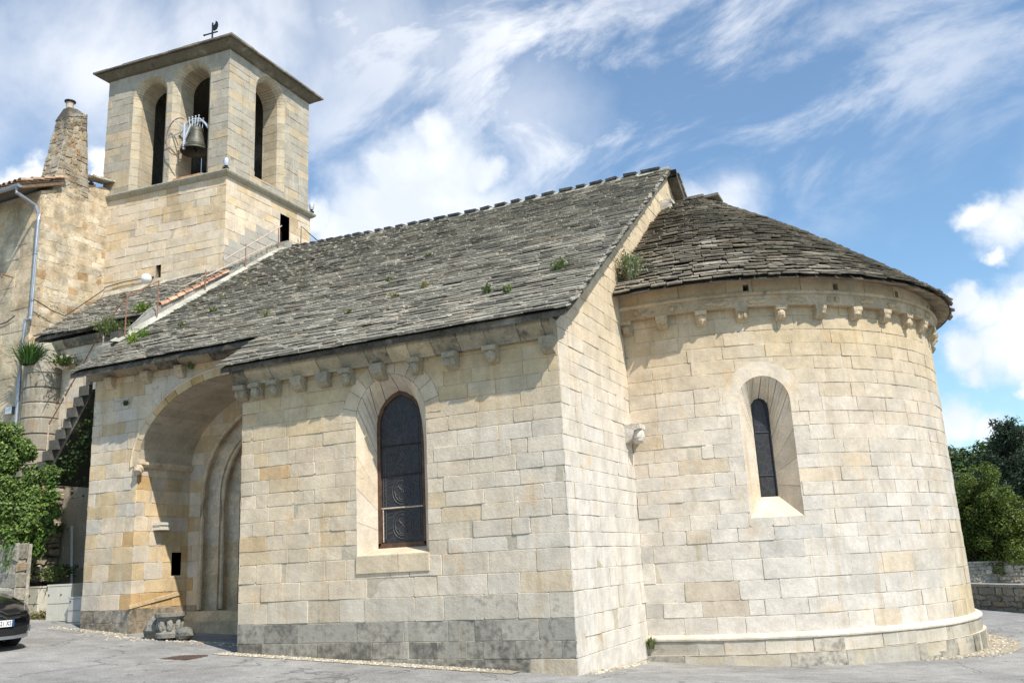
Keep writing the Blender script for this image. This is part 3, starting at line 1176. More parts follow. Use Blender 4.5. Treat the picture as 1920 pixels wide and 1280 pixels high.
def corbel(P, u, zt, w, h, proj, kind, col, rg, mat, parent):
    """bracket: abacus block on top, carved head or scroll or leaf below"""
    acc = Acc()
    O = Vector(P(u, zt, 0))
    X = (Vector(P(u + 0.01, zt, 0)) - O).normalized()
    Y = (Vector(P(u, zt, 0.01)) - O).normalized()
    Z = Vector((0, 0, 1))
    hw = w / 2
    prof = [(-0.05, 0.0), (proj, 0.0), (proj, -h * 0.26)]
    if kind == 0:      # quarter-round
        prof += [(proj * math.cos(t) * 0.92, -h * 0.28 - h * 0.66 * math.sin(t)) for t in (0.15, 0.5, 0.9, 1.25, 1.5)]
    elif kind == 1:    # scroll
        prof += [(proj * 0.75, -h * 0.36), (proj * 0.85, -h * 0.55), (proj * 0.7, -h * 0.78), (proj * 0.35, -h * 0.9), (0.03, -h)]
    else:              # plain chamfer carrying a head
        prof += [(proj * 0.6, -h * 0.34), (proj * 0.4, -h * 0.8), (0.02, -h)]
    prof += [(-0.05, -h)]
    V = []
    for s in (-1, 1):
        for i, (d, zz) in enumerate(prof):
            k = 1.0 if i < 3 else 0.84
            V.append(O + X * (s * hw * k + rg.uniform(-0.008, 0.008)) + Y * (d + rg.uniform(-.006, .006)) + Z * zz)
    n = len(prof)
    F = [tuple(range(n)), tuple(range(n, 2 * n))[::-1]]
    for i in range(n):
        j = (i + 1) % n
        F.append((i, j, n + j, n + i))
    acc.add(V, F, col)
    if kind == 2:
        carve_blob(acc, O + Y * (proj * 0.62) + Z * (-h * 0.62), w * 0.42, 0.9, 0.9, 1.05, col, rg, X, Y, Z)
        carve_blob(acc, O + Y * (proj * 0.95) + Z * (-h * 0.66), w * 0.13, 0.8, 1.2, 1.3, col, rg, X, Y, Z, 5, 6)
    elif kind == 1:
        for s in (-1, 1):
            carve_blob(acc, O + X * (s * hw * 0.5) + Y * (proj * 0.74) + Z * (-h * 0.6), w * 0.2, 0.9, 0.9, 1.5, col, rg, X, Y, Z, 5, 6)
    else:
        carve_blob(acc, O + Y * (proj * 0.8) + Z * (-h * 0.5), w * 0.22, 1.5, 0.6, 0.9, col, rg, X, Y, Z, 5, 7)
    return acc.build('corbel', mat, parent)


rg = random.Random(61)
PCb = PAr(AR)
for k, dg in enumerate([-4.8, 3.0, 11.5, 20.0, 28.5, 37.5, 46.8, 55.8, 64.6, 73.5, 82.5, 91.5, 100.5, 110, 120]):
    u = R(dg) * AR if dg > 0 else dg / 4.8 * 0.45
    corbel(PCb, u, 6.034, 0.22, 0.27, 0.17, (2, 0, 2, 1, 2, 0, 0, 0, 2, 0)[k % 10], (*vary(lc((0.44, 0.35, 0.225), CREAM, rg.random() * 0.4), rg, 0.1), 0.2), rg, M['carved'], CH)  # corbel colour darkened to carry the eaves shade
# low reliefs between the corbels (rosettes, leaves, beasts)
for k, dg in enumerate([-1.5, 6.5, 15.6, 24.2, 33.0, 42.0, 51.2, 60.0, 69, 78]):
    u = R(dg) * AR if dg > 0 else dg / 4.8 * 0.45
    P = PAr(AR + 0.15)
    c = (*vary((0.47, 0.37, 0.235), rg, 0.05), 0.18)
    n = (2, 2, 4, 3, 3, 2, 3, 3, 2, 3)[k]
    a = Acc()
    for i in range(n):
        uu = u + (i - (n - 1) / 2) * (0.16 if n < 3 else 0.10)
        O = Vector(P(uu, 6.135 + rg.uniform(-0.02, 0.02), 0.0))
        X = (Vector(P(uu + 0.01, 6.13, 0)) - Vector(P(uu, 6.13, 0))).normalized()
        Y = (Vector(P(uu, 6.13, 0.01)) - Vector(P(uu, 6.13, 0))).normalized()
        carve_blob(a, O, 0.068, 1.0 if n < 3 else 1.25, 0.65, 0.9 if n < 3 else 0.7, c, rg, X, Y, Vector((0, 0, 1)), 5, 8)
        if n < 3:
            a.build('frieze_rosette', M['carved'], CH)
            a = Acc()
    if a.v:
        a.build('frieze_relief', M['carved'], CH)

# ------------------------------------------------------------------ nave roof
RK = 0.6674


def rz(y):
    return 5.37 + RK * (y + 0.35)


RS = Vector((0, 1, RK)).normalized()
RN = Vector((0, -RK, 1)).normalized()
RU = Vector((1, 0, 0))
COSR = RS.y


def sag(x, y):
    return max(0.0, (-x - 5.0) / 6.8) ** 1.5 * 0.2 * clamp((y - 1) / 7.4)


def verge(y):
    return lerp(0.36, 0.10, clamp((y + 0.4) / 8.8))


def west(y):
    if y < 0.92:
        return -6.62 - 0.10 * (y + 0.4)
    return -12.15 - 0.035 * (y - 0.9)


a = Acc()
rg = random.Random(71)
y = -0.42
row = 0
SL = 0.138
smax = (8.4 + 0.42) / COSR
s = 0.0
while s < smax - 0.05:
    y = -0.42 + s * COSR
    e = SL * rg.uniform(0.88, 1.12) * (0.7 if row == 0 else 1)
    w0, w1 = west(y), verge(y)
    u = w0 + rg.uniform(-0.04, 0.02)
    first_above = (0.86 < y < 1.12)
    while u < w1 - 0.02:
        w = rg.uniform(0.2, 0.72)
        uu = min(u + w, w1 + rg.uniform(-0.02, 0.02))
        if w1 - uu < 0.15:
            uu = max(u + 0.07, w1 + rg.uniform(-0.03, 0.03))
        O = Vector((0, -0.42, rz(-0.42))) + RN * (0.035 + sag(u, y))
        sj = rg.uniform(-0.024, 0.024)
        if row == 0:
            sj = rg.uniform(-0.01, 0.01)
        t = rg.uniform(0.016, 0.032)
        slab(a, O, RU, RS, RN, u, uu, s + sj, min(s + sj + e * 2.4, smax + 0.05), t, 0.022 + rg.uniform(-.006, .012), -0.036, slate_col(rg), rg, 0.016)
        u = uu
    s += e
    row += 1
# deck below the slabs (also the soffit), lower bay and main part butted at y = 0.93
for (ya, yb, xa, xb) in ((-0.36, 0.93, -6.55, 0.30), (0.93, 8.4, -12.15, 0.10)):
    n = 10
    for i in range(n):
        x0, x1 = lerp(xa, xb, i / n), lerp(xa, xb, (i + 1) / n)
        V = []
        for dz in (-0.005, -0.10):
            for (x, yy) in ((x0, ya), (x1, ya), (x1, yb), (x0, yb)):
                V.append((x, yy, rz(yy) + dz + sag(x, yy)))
        a.add(V, [(0, 1, 2, 3), (7, 6, 5, 4), (0, 4, 5, 1), (1, 5, 6, 2), (2, 6, 7, 3), (3, 7, 4, 0)], (0.10, 0.09, 0.075, 0.2))
# verge strip between deck and gable near the eaves
for i in range(12):
    y0, y1 = lerp(0.93, 8.4, i / 12), lerp(0.93, 8.4, (i + 1) / 12)
    V = []
    for dz in (-0.005, -0.10):
        for (x, yy) in ((0.10, y0), (verge(y0) - 0.04, y0), (verge(y1) - 0.04, y1), (0.10, y1)):
            V.append((x, yy, rz(yy) + dz))
    a.add(V, [(0, 1, 2, 3), (7, 6, 5, 4), (0, 4, 5, 1), (1, 5, 6, 2)], (0.12, 0.11, 0.09, 0.2))
# north slope
def rzn(yy):
    return rz(8.4) - RK * (yy - 8.4)


rn_s, rn_n = Vector((0, -1, RK)).normalized(), Vector((0, RK, 1)).normalized()
V = []
for dz in (0.0, -0.22):
    for (x, yy) in ((-12.15, 8.4), (0.25, 8.4), (0.32, 17.1), (-12.15, 17.1)):
        V.append((x, yy, rzn(yy) + dz))
a.add(V, [(0, 1, 2, 3), (7, 6, 5, 4), (1, 2, 6, 5), (2, 3, 7, 6), (0, 3, 7, 4)], (0.12, 0.11, 0.09, 0.3))
s = 0.0
while s < 10.2:
    u = -12.1
    while u < 0.28:
        w = rg.uniform(0.3, 0.7)
        O = Vector((0, 17.2, rzn(17.2))) + rn_n * 0.03
        slab(a, O, RU, rn_s, rn_n, u, min(u + w, 0.3), s, min(s + 0.5, 10.45), 0.035, 0.035, -0.04, slate_col(rg), rg)
        u += w
    s += 0.24
a.build('nave_roof', M['slate'], CH)
# crested ridge: a bed of pale mortar and upstanding slabs
a = Acc()
for i in range(24):
    x0, x1 = lerp(-12.0, 0.08, i / 24), lerp(-12.0, 0.08, (i + 1) / 24)
    z0, z1 = 11.21 + sag(x0, 8.4), 11.21 + sag(x1, 8.4)
    V = [(x0, 8.22, z0 - 0.06), (x0, 8.34, z0 + 0.085), (x0, 8.48, z0 + 0.085), (x0, 8.6, z0 - 0.06),
         (x1, 8.22, z1 - 0.06), (x1, 8.34, z1 + 0.085), (x1, 8.48, z1 + 0.085), (x1, 8.6, z1 - 0.06)]
    a.add(V, [(0, 4, 5, 1), (1, 5, 6, 2), (2, 6, 7, 3), (0, 1, 2, 3), (4, 7, 6, 5)], (*vary((0.40, 0.38, 0.32), rg, 0.2), 0.25))
a.build('ridge_bed', M['carved'], CH)
x = -11.9
k = 0
while x < -0.2:
    w = rg.uniform(0.22, 0.38) if x > -8 else rg.uniform(0.17, 0.27)
    if x > -1:
        w = 0.5
    g = Acc()
    z0 = 11.21 + sag(x, 8.4)
    Mx = Matrix.Translation((x + w / 2, 8.40, z0 + 0.105)) @ Matrix.Rotation(rg.uniform(-0.05, 0.05), 4, 'Y') @ Matrix.Rotation(R(10), 4, 'X')
    g.box(-w / 2, w / 2, -0.15, 0.13, -0.025, rg.uniform(0.03, 0.045), (0.085, 0.088, 0.088, 0.1), Mx)
    g.build('ridge_slab', M['slate'], CH)
    x += w + rg.uniform(0.10, 0.20)

# ------------------------------------------------------------------ apse roof (half cone with a short straight bay)
a = Acc()
rg = random.Random(81)
R0, R1, Z0, Z1 = 5.38, 0.45, 6.48, 10.06


def cone(t):
    r = lerp(R0, R1, t)
    return r, lerp(Z0, Z1, t) + 0.15 * math.sin(math.pi * t)


slen = math.hypot(R0 - R1, Z1 - Z0)
s = 0.0
row = 0
while s < slen:
    e = 0.112 * rg.uniform(0.8, 1.2)
    t0, t1 = s / slen, min(1.06, (s + 0.02) / slen)
    r, zz = cone(t0)
    r2, z2 = cone(t0 + 0.01)
    sl_dir = Vector((r - r2, z2 - zz)).normalized()
    u = -0.53
    top = math.pi * r
    while u < top:
        w = rg.uniform(0.16, 0.56) * (1.0 if r > 1.5 else 0.6)
        um = u + w / 2
        if um < 0:
            O = Vector((ACX + um, ACY - r, zz))
            U = Vector((1, 0, 0))
            out = Vector((0, -1, 0))
        else:
            an = um / r
            out = Vector((math.sin(an), -math.cos(an), 0))
            U = Vector((math.cos(an), math.sin(an), 0))
            O = Vector((ACX, ACY, 0)) + out * r
            O.z = zz
        S = (-out) * sl_dir.x + Vector((0, 0, 1)) * sl_dir.y
        Nn = U.cross(S).normalized()
        t = rg.uniform(0.016, 0.034)
        sj = rg.uniform(-0.045, 0.045) if row else rg.uniform(-0.06, 0.02)
        ti = rg.uniform(-0.05, 0.05)
        slab(a, O + Nn * 0.03, (U + S * ti).normalized(), S, Nn, -w / 2, w / 2, sj, sj + e * 2.4, t, 0.025 + rg.uniform(-.01, .026), -0.045, (*lc(slate_col(rg, 0.2)[:3], (0.25, 0.205, 0.145), 0.45), rg.random() * 0.45), rg, 0.035)
        u += w
    s += e
    row += 1
# deck
ND = 48
for i in range(14):
    ra, za = cone(i / 14)
    rb, zb = cone((i + 1) / 14)
    V, F = [], []
    for k in range(ND + 1):
        an = math.pi * k / ND
        V += [(ACX + ra * math.sin(an), ACY - ra * math.cos(an), za - 0.02), (ACX + rb * math.sin(an), ACY - rb * math.cos(an), zb - 0.02)]
    for k in range(ND):
        F.append((2 * k, 2 * k + 2, 2 * k + 3, 2 * k + 1))
    a.add(V, F, (0.10, 0.09, 0.075, 0.2))
    for sg in (-1, 1):
        a.add([(0.0, ACY + sg * ra, za - 0.02), (ACX, ACY + sg * ra, za - 0.02), (ACX, ACY + sg * rb, zb - 0.02), (0.0, ACY + sg * rb, zb - 0.02)], [(0, 1, 2, 3)], (0.10, 0.09, 0.075, 0.2))
V, F = [], []
for k in range(ND + 1):
    an = math.pi * k / ND
    for (r, zz) in ((R0 - 0.03, Z0 + 0.0), (R0 - 0.03, Z0 - 0.012), (AR + 0.05, Z0 + 0.10)):
        V.append((ACX + r * math.sin(an), ACY - r * math.cos(an), zz))
for k in range(ND):
    for j in range(2):
        F.append((3 * k + j, 3 * k + 3 + j, 3 * k + 4 + j, 3 * k + 1 + j))
a.add(V, F, (0.30, 0.25, 0.18, 0.1))
a.add([(0, ACY - R0 + .03, Z0 - 0.012), (ACX, ACY - R0 + .03, Z0 - 0.012), (ACX, ACY - AR, Z0 + 0.10), (0, ACY - AR, Z0 + 0.10)], [(0, 1, 2, 3)], (0.30, 0.25, 0.18, 0.1))
# capping slabs along the top
for (x0, x1, zz, w) in ((0.05, 0.6, 10.15, 0.3), (0.45, 0.95, 10.19, 0.35), (0.72, 1.30, 10.16, 0.3)):
    Mx = Matrix.Translation(((x0 + x1) / 2, ACY - 0.05, zz)) @ Matrix.Rotation(rg.uniform(-0.04, 0.02), 4, 'Y')
    a.box(-(x1 - x0) / 2, (x1 - x0) / 2, -w, w, -0.035, 0.03, slate_col(rg, 0.3), Mx)
a.lathe([(0.62, 10.02), (0.5, 10.09), (0.0, 10.14)], (ACX, ACY, 0), slate_col(rg, 0.2), 20)
a.build('apse_roof', M['slate'], CH)

# ------------------------------------------------------------------ cornice and corbels of the nave and the porch
a = Acc()
rg = random.Random(91)


def cornice(acc, P, u0, u1, zb, zt, proj, rg, wr=(0.35, 0.6), stain=0.2):
    """moulded course: cavetto stones butted end to end"""
    u = u0
    h = zt - zb
    while u < u1 - 0.02:
        e = min(u1, u + rg.uniform(*wr))
        if u1 - e < 0.15:
            e = u1
        prof = [(0.0, zb), (proj * 0.38, zb), (proj * 0.42, zb + h * 0.12), (proj * 0.60, zb + h * 0.32), (proj * 0.86, zb + h * 0.55), (proj, zb + h * 0.72), (proj, zt), (0.0, zt)]
        n = len(prof)
        j = rg.uniform(-0.012, 0.012)
        V = [P(u + 0.004, zz, d + j * (d > 0)) for d, zz in prof] + [P(e - 0.004, zz, d + j * (d > 0)) for d, zz in prof]
        F = [(i, (i + 1) % n, n + (i + 1) % n, n + i) for i in range(n)] + [tuple(range(n)), tuple(range(n, 2 * n))[::-1]]
        acc.add(V, F, (*vary(lc((0.50, 0.41, 0.27), (0.32, 0.28, 0.21), rg.random() * 0.9), rg, 0.12), clamp(stain + rg.uniform(-0.2, 0.35))))
        u = e


cornice(a, PS, -6.45, 0.0, 5.03, 5.31, 0.27, rg, stain=0.30)
a.build('nave_cornice', M['carved'], CH)
for i, x in enumerate((-6.28, -5.93, -5.52, -4.98, -4.42, -3.93, -3.28, -2.55, -1.86, -1.12, -0.13)):
    corbel(PS, x, 5.028, 0.24, 0.27, 0.21, (1, 2, 2, 0, 0, 2, 0, 2, 1, 2, 0)[i], (*vary(lc((0.46, 0.38, 0.26), (0.34, 0.30, 0.22), rg.random()), rg, 0.1), 0.26), rg, M['carved'], CH)

# ------------------------------------------------------------------ porch
PY = 1.5
PP = lambda u, v, d: (u, PY - d, v)
pc = [0.1, 0.55, 0.80, 1.06]
z = 1.06
rg = random.Random(101)
while z < 6.0:
    z += rg.uniform(0.26, 0.36)
    pc.append(z)
pc[-1] = 6.12


def porch_col(u, v, rg):
    c = lc(CREAM, GREY, clamp(0.2 + rg.uniform(-0.3, 0.4)))
    k = clamp((3.4 - v) / 2.4)
    r = rg.random()
    if r < 0.30 + 0.35 * k:
        c = lc(c, YELL, 0.8)
    if r < 0.30 * k + 0.05:
        c = lc(c, ORANGE, 0.65)
    if 0.70 < r < 0.85:
        c = lc(c, WHITE, 0.55)
    st = 0.0
    if v < 1.0:
        st = 0.55
        c = lc(c, (0.30, 0.28, 0.24), 0.6)
    if v > 5.2:
        st = 0.25
    return (*vary(c, rg, 0.1), st)


ah = dict(cx=-8.11, half=2.45, zb=0.0, zs=4.05, rise=1.72)
hole = contour(-8.11, 2.464, 0.0, 4.05, 1.734)[::-1]
ringp = contour(-8.11, 2.45 + 0.17, 4.05, 4.05, 1.72 + 0.17)[::-1]
a = Acc()
masonry(a, PP, -12.02, -6.0, pc, (0.30, 0.62), porch_col, holes=[hole, ringp], seed=102)
voussoirs(a, PP, -8.11, 2.45, 4.05, 1.72, 0.17, 19, lambda u, v, r: (*vary(lc(YELL, ORANGE if r.random() < 0.2 else CREAM, r.random()), r), 0.12), rg, d=0.02)
# hood mould
hm = contour(-8.11, 2.45 + 0.19, 4.05, 4.05, 1.72 + 0.19, 20)
a.tube([PP(p[0], p[1], 0.01) for p in hm], 0.035, (*CREAM, 0.2), 6)
a.build('porch_wall', M['ashlar'], CH)
# west return of the porch
a = Acc()
PPw = lambda u, v, d: (-12.02 - d, 4.1 - u, v)
masonry(a, PPw, 0, 2.6, pc, (0.3, 0.6), porch_col, seed=103)
a.build('porch_side_wall', M['ashlar'], CH)
# inside of the porch: jambs, barrel vault, back wall with the portal
a = Acc()
XJ = -10.56
PJ = lambda u, v, d: (XJ + d, u, v)
jholes = [[(2.58, 1.72), (2.86, 1.72), (2.86, 2.22), (2.58, 2.22)]]
masonry(a, PJ, 1.5, 3.05, [c for c in pc if c < 4.0] + [4.05], (0.28, 0.55), porch_col, holes=jholes, seed=104)
PJ2 = lambda u, v, d: (-5.66 - d, 3.05 - u, v)
masonry(a, PJ2, 0, 1.55, [c for c in pc if c < 4.0] + [4.05], (0.28, 0.55), porch_col, seed=105)
A_ = contour(-8.11, 2.45, 4.05, 4.05, 1.72, 14)
nb = 5
lines = []
for k in range(nb + 1):
    lines.append((A_, -lerp(0.0, 1.55, k / nb)))
reveal(a, PP, lines, lambda u, v, r: (*vary((0.50, 0.43, 0.33), r, 0.1), 0.04), rg, 1)
a.build('porch_vault', M['ashlar'], CH)
a = Acc()
a.add([(XJ - 0.29, 2.58, 1.72), (XJ - 0.29, 2.86, 1.72), (XJ - 0.29, 2.86, 2.22), (XJ - 0.29, 2.58, 2.22), (XJ, 2.58, 1.72), (XJ, 2.86, 1.72), (XJ, 2.86, 2.22), (XJ, 2.58, 2.22)],
      [(0, 1, 2, 3), (0, 4, 5, 1), (1, 5, 6, 2), (2, 6, 7, 3), (3, 7, 4, 0)], (0.012, 0.011, 0.01))
a.build('wall_niche', M['dark'], CH)
# impost moulding on the jamb
a = Acc()
V = []
for yy in (1.42, 3.05):
    for (d, zz) in ((-0.02, 4.02), (0.06, 4.04), (0.10, 4.10), (0.10, 4.16), (-0.02, 4.17)):
        V.append((XJ + d, yy, zz))
a.add(V, [(i, (i + 1) % 5, 5 + (i + 1) % 5, 5 + i) for i in range(5)] + [(0, 1, 2, 3, 4), (9, 8, 7, 6, 5)], (*CREAM, 0.1))
carve_blob(a, Vector((XJ + 0.08, 1.46, 3.98)), 0.10, 1, 1, 1.1, (*CREAM, 0.15), rg, Vector((1, 0, 0)), Vector((0, 1, 0)), Vector((0, 0, 1)))
a.build('impost', M['carved'], CH)
# back wall and portal
PB = lambda u, v, d: (u, 3.05 - d, v)
a = Acc()
masonry(a, PB, XJ - 0.3, -5.4, pc, (0.3, 0.6), porch_col, holes=[contour(-8.2, 2.015, 0.0, 3.45, 2.015)[::-1]], seed=106)
a.build('porch_back_wall', M['ashlar'], CH)
a = Acc()
pcf = lambda u, v, r: (*vary(lc(CREAM, YELL if v < 2.2 else GREY, r.random() * 0.7), r, 0.08), 0.0)
radii = [2.0, 1.66, 1.34, 1.04]
for k in range(3):
    ra, rb = radii[k], radii[k + 1]
    da, db = -0.30 * k, -0.30 * (k + 1)
    La, Lb = same_count([contour(-8.2, ra, 0.3, 3.45, ra, 16, 0.34), contour(-8.2, rb, 0.3, 3.45, rb, 16, 0.34)])
    reveal(a, PB, [(La, da), (La, db + 0.08)], pcf, rg, 1)
    reveal(a, PB, [(La, db + 0.08), (Lb, db + 0.08), (Lb, db)], pcf, rg, 1)
    # roll moulding on the edge
    Lr = contour(-8.2, ra - 0.02, 0.95, 3.45, ra - 0.02, 16, 0.6)
    a.tube([PB(p[0], p[1], da - 0.02) for p in Lr], 0.055, (*lc(CREAM, YELL, 0.2), 0.03), 8)
a.build('portal', M['carved'], CH)
a = Acc()
fill(a, PB, contour(-8.2, 1.05, 0.3, 3.45, 1.05), -0.93, (0.07, 0.045, 0.03))
for k in range(7):
    xx = -9.2 + k * 0.29
    a.box(xx, xx + 0.27, 3.94, 3.97, 0.5, 3.4, (0.09, 0.055, 0.035))
a.build('door', simple_mat('old_oak', (0.08, 0.05, 0.03), 0.7, 0, 0.3, 8, 0.3), CH)
# threshold steps and sloping ledge in the porch
a = Acc()
a.box(-10.58, -6.3, 2.45, 3.1, 0.2, 0.72, (*lc(CREAM, YELL, 0.6), 0.1))
a.box(-10.58, -6.3, 2.75, 3.1, 0.7, 0.93, (*lc(CREAM, YELL, 0.6), 0.1))
a.add([(XJ - 0.02, 1.46, 1.08), (XJ + 0.025, 1.46, 1.08), (XJ + 0.025, 2.9, 1.30), (XJ - 0.02, 2.9, 1.32),
       (XJ - 0.02, 1.46, 1.15), (XJ + 0.015, 1.46, 1.14), (XJ + 0.015, 2.9, 1.38), (XJ - 0.02, 2.9, 1.40)],
      [(0, 1, 2, 3), (4, 5, 6, 7), (0, 1, 5, 4), (1, 2, 6, 5), (2, 3, 7, 6)], (*lc((0.42, 0.33, 0.2), YELL, 0.4), 0.2))
a.build('porch_ledge', M['carved'], CH)
# porch cornice
a = Acc()
cornice(a, PP, -12.12, -6.33, 6.12, 6.34, 0.24, rg, (0.5, 0.9), 0.3)
a.build('porch_cornice', M['carved'], CH)
for x in (-11.45, -10.35, -9.35):
    corbel(PP, x, 6.118, 0.22, 0.28, 0.18, 0, (*vary(CREAM, rg), 0.3), rg, M['carved'], CH)
for (x, y0, zt) in ((-7.35, PY, 6.118), (-6.75, PY, 6.118)):
    corbel(PP, x, zt, 0.24, 0.34, 0.3, 1, (*vary(CREAM, rg), 0.2), rg, M['carved'], CH)

# ------------------------------------------------------------------ tower
TW, TE, TN = (-17.88, 6.08), (-13.0, 6.53), (-13.0, 10.60)
TNW = (-17.88, 10.4)


def tower_col(u, v, rg):
    c = lc(CREAM, GREY, clamp(0.25 + rg.uniform(-0.3, 0.3)))
    r = rg.random()
    if abs(u - 2.95) < 0.3 and 12.3 < v < 13.5:
        c = lc(c, (0.36, 0.24, 0.10), 0.55)
    if v < 13.4:
        if r < 0.3:
            c = lc(c, YELL, 0.6)
        st = 0.0
        if v > 12.9:
            st = 0.22 if rg.random() < 0.6 else 0.08
    else:
        c = lc(c, (0.37, 0.34, 0.275), 0.85)
        if r < 0.2:
            c = lc(c, YELL, 0.45)
        st = 0.14 + rg.uniform(-0.08, 0.12) + (0.1 if v < 15.5 else 0) + (0.12 if v > 17.2 else 0)
    return (*vary(c, rg, 0.08), st)


tc = [7.5]
rg = random.Random(111)
while tc[-1] < 13.2:
    tc.append(tc[-1] + rg.uniform(0.23, 0.31))
tc[-1] = 13.46
tu = [13.60]
while tu[-1] < 17.5:
    tu.append(tu[-1] + rg.uniform(0.25, 0.33))
tu[-1] = 17.80
PTs, Ls = frame2(TW, TE)
PTe, Le = frame2(TE, TN)
a = Acc()
slot = [(2.40, 10.57), (2.60, 10.57), (2.60, 10.98), (2.40, 10.98)]
masonry(a, PTs, 0.0, Ls, tc, (0.35, 0.75), tower_col, holes=[slot], seed=112)


def tower_east_col(u, v, rg):
    c = tower_col(u, v, rg)
    if v < 12.2 - 0.0 * u and v > 9 and u < 2.6 and v < 11.2 + u * 0.75:
        return (*lc(c[:3], (0.36, 0.35, 0.32), 0.75), 0.25)
    return c


dhole = [(2.5, 11.9), (2.97, 11.9), (2.97, 13.10), (2.5, 13.10)]
masonry(a, PTe, 0.0, Le, tc, (0.35, 0.75), tower_east_col, holes=[dhole], seed=113)
for (A, B) in ((TN, TNW), (TNW, TW)):
    P_, l_ = frame2(A, B)
    a.add([P_(0, 7.5, -0.01), P_(l_, 7.5, -0.01), P_(l_, 13.5, -0.01), P_(0, 13.5, -0.01)], [(0, 1, 2, 3)], (*CREAM, 0.05))
# reveals of slot and door
for (P_, h) in ((PTs, slot), (PTe, dhole)):
    n = len(h)
    V = [P_(p[0], p[1], -0.005) for p in h] + [P_(p[0], p[1], -0.55) for p in h]
    a.add(V, [(i, (i + 1) % n, n + (i + 1) % n, n + i) for i in range(n)], (*lc(CREAM, YELL, 0.4), 0.05))
a.build('tower_wall', M['ashlar'], CH)
for (P_, h, nm) in ((PTs, slot, 'wall_slot'), (PTe, dhole, 'tower_door')):
    a = Acc()
    a.add([P_(p[0], p[1], -0.5) for p in h], [(0, 1, 2, 3)], (0.01, 0.01, 0.01))
    a.build(nm, M['dark'], CH)
# string ledge round the tower
a = Acc()
rg = random.Random(115)


def offs(d):
    """plan corners of the tower pushed out by d"""
    return [Vector((TW[0] - d, TW[1] - d)), Vector((TE[0] + d, TE[1] - d)), Vector((TN[0] + d, TN[1] + d)), Vector((TNW[0] - d, TNW[1] + d))]


rings = [(0.0, 13.44), (0.03, 13.45), (0.13, 13.53), (0.15, 13.58), (0.14, 13.61), (-0.10, 13.68)]
V, F = [], []
for (d, zz) in rings:
    for p in offs(d):
        V.append((p.x, p.y, zz))
for i in range(len(rings) - 1):
    for k in range(4):
        F.append((i * 4 + k, i * 4 + (k + 1) % 4, (i + 1) * 4 + (k + 1) % 4, (i + 1) * 4 + k))
a.add(V, F, (0.40, 0.37, 0.29, 0.35))
a.build('tower_ledge', M['carved'], CH)
# belfry stage
o = offs(-0.05)
PUs, Lu = frame2(o[0], o[1])
PUe, Lv = frame2(o[1], o[2])
a = Acc()
arches = {'s': [dict(cx=1.74, half=0.50, zb=13.62, zs=16.95, rise=0.50), dict(cx=3.36, half=0.56, zb=13.72, zs=17.02, rise=0.56)],
          'e': [dict(cx=1.95, half=0.56, zb=13.95, zs=17.02, rise=0.60)]}
for key, P_, l_ in (('s', PUs, Lu), ('e', PUe, Lv)):
    hs = []
    for h in arches[key]:
        hh = dict(h)
        hh['half'] += 0.18
        hh['rise'] += 0.13
        hs.append(contour(**hh)[::-1])
        hs.append(contour(h['cx'], h['half'] + 0.28, h['zs'], h['zs'], h['rise'] + 0.23)[::-1])
    masonry(a, P_, 0.0, l_, tu, (0.35, 0.72), tower_col, holes=hs, seed=120 + len(hs), thick=0.2)
    for h in arches[key]:
        voussoirs(a, P_, h['cx'], h['half'] + 0.18, h['zs'], h['rise'] + 0.13, 0.10, 13, lambda u, v, r: (*vary((0.43, 0.375, 0.275), r), 0.1), rg, d=0.002)
        Ls_ = same_count([contour(h['cx'], h['half'] + q, h['zb'], h['zs'], h['rise'] + q * 0.72, 10, 0.3) for q in (0.18, 0.13, 0.06, 0.0, 0.0)])
        reveal(a, P_, list(zip(Ls_, (0.0, -0.04, -0.10, -0.19, -0.80))), lambda u, v, r: (*vary(lc((0.52, 0.43, 0.30), (0.43, 0.375, 0.275), r.random()), r, 0.09), 0.08), rg, 1, 0.006)
        a.add([P_(h['cx'] - h['half'] - .09, h['zb'], 0), P_(h['cx'] + h['half'] + .09, h['zb'], 0), P_(h['cx'] + h['half'], h['zb'], -0.8), P_(h['cx'] - h['half'], h['zb'], -0.8)], [(0, 1, 2, 3)], (*CREAM, 0.2))
    # inner skin of the wall, coloured dark for the shade inside the belfry
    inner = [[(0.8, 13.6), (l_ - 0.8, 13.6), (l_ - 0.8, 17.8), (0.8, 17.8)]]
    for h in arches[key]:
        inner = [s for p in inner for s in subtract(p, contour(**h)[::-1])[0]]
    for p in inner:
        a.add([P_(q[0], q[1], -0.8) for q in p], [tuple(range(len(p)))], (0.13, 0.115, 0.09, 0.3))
for (A, B) in ((o[2], o[3]), (o[3], o[0])):
    P_, l_ = frame2(A, B)
    for d in (0.0, -0.8):
        e_ = 0.03 if d == 0 else 0.8
        a.add([P_(e_, 13.6, d), P_(l_ - e_, 13.6, d), P_(l_ - e_, 17.8, d), P_(e_, 17.8, d)], [(0, 1, 2, 3)], (*(CREAM if d == 0 else (0.06, 0.055, 0.045)), 0.1 if d == 0 else 0.6))  # inner faces painted dark for the unlit belfry
for zz in (13.62, 17.78):
    a.add([(p.x, p.y, zz) for p in offs(-0.1)], [(0, 1, 2, 3)], (0.10, 0.09, 0.07, 0.5))
a.build('belfry_wall', M['ashlar'], CH)
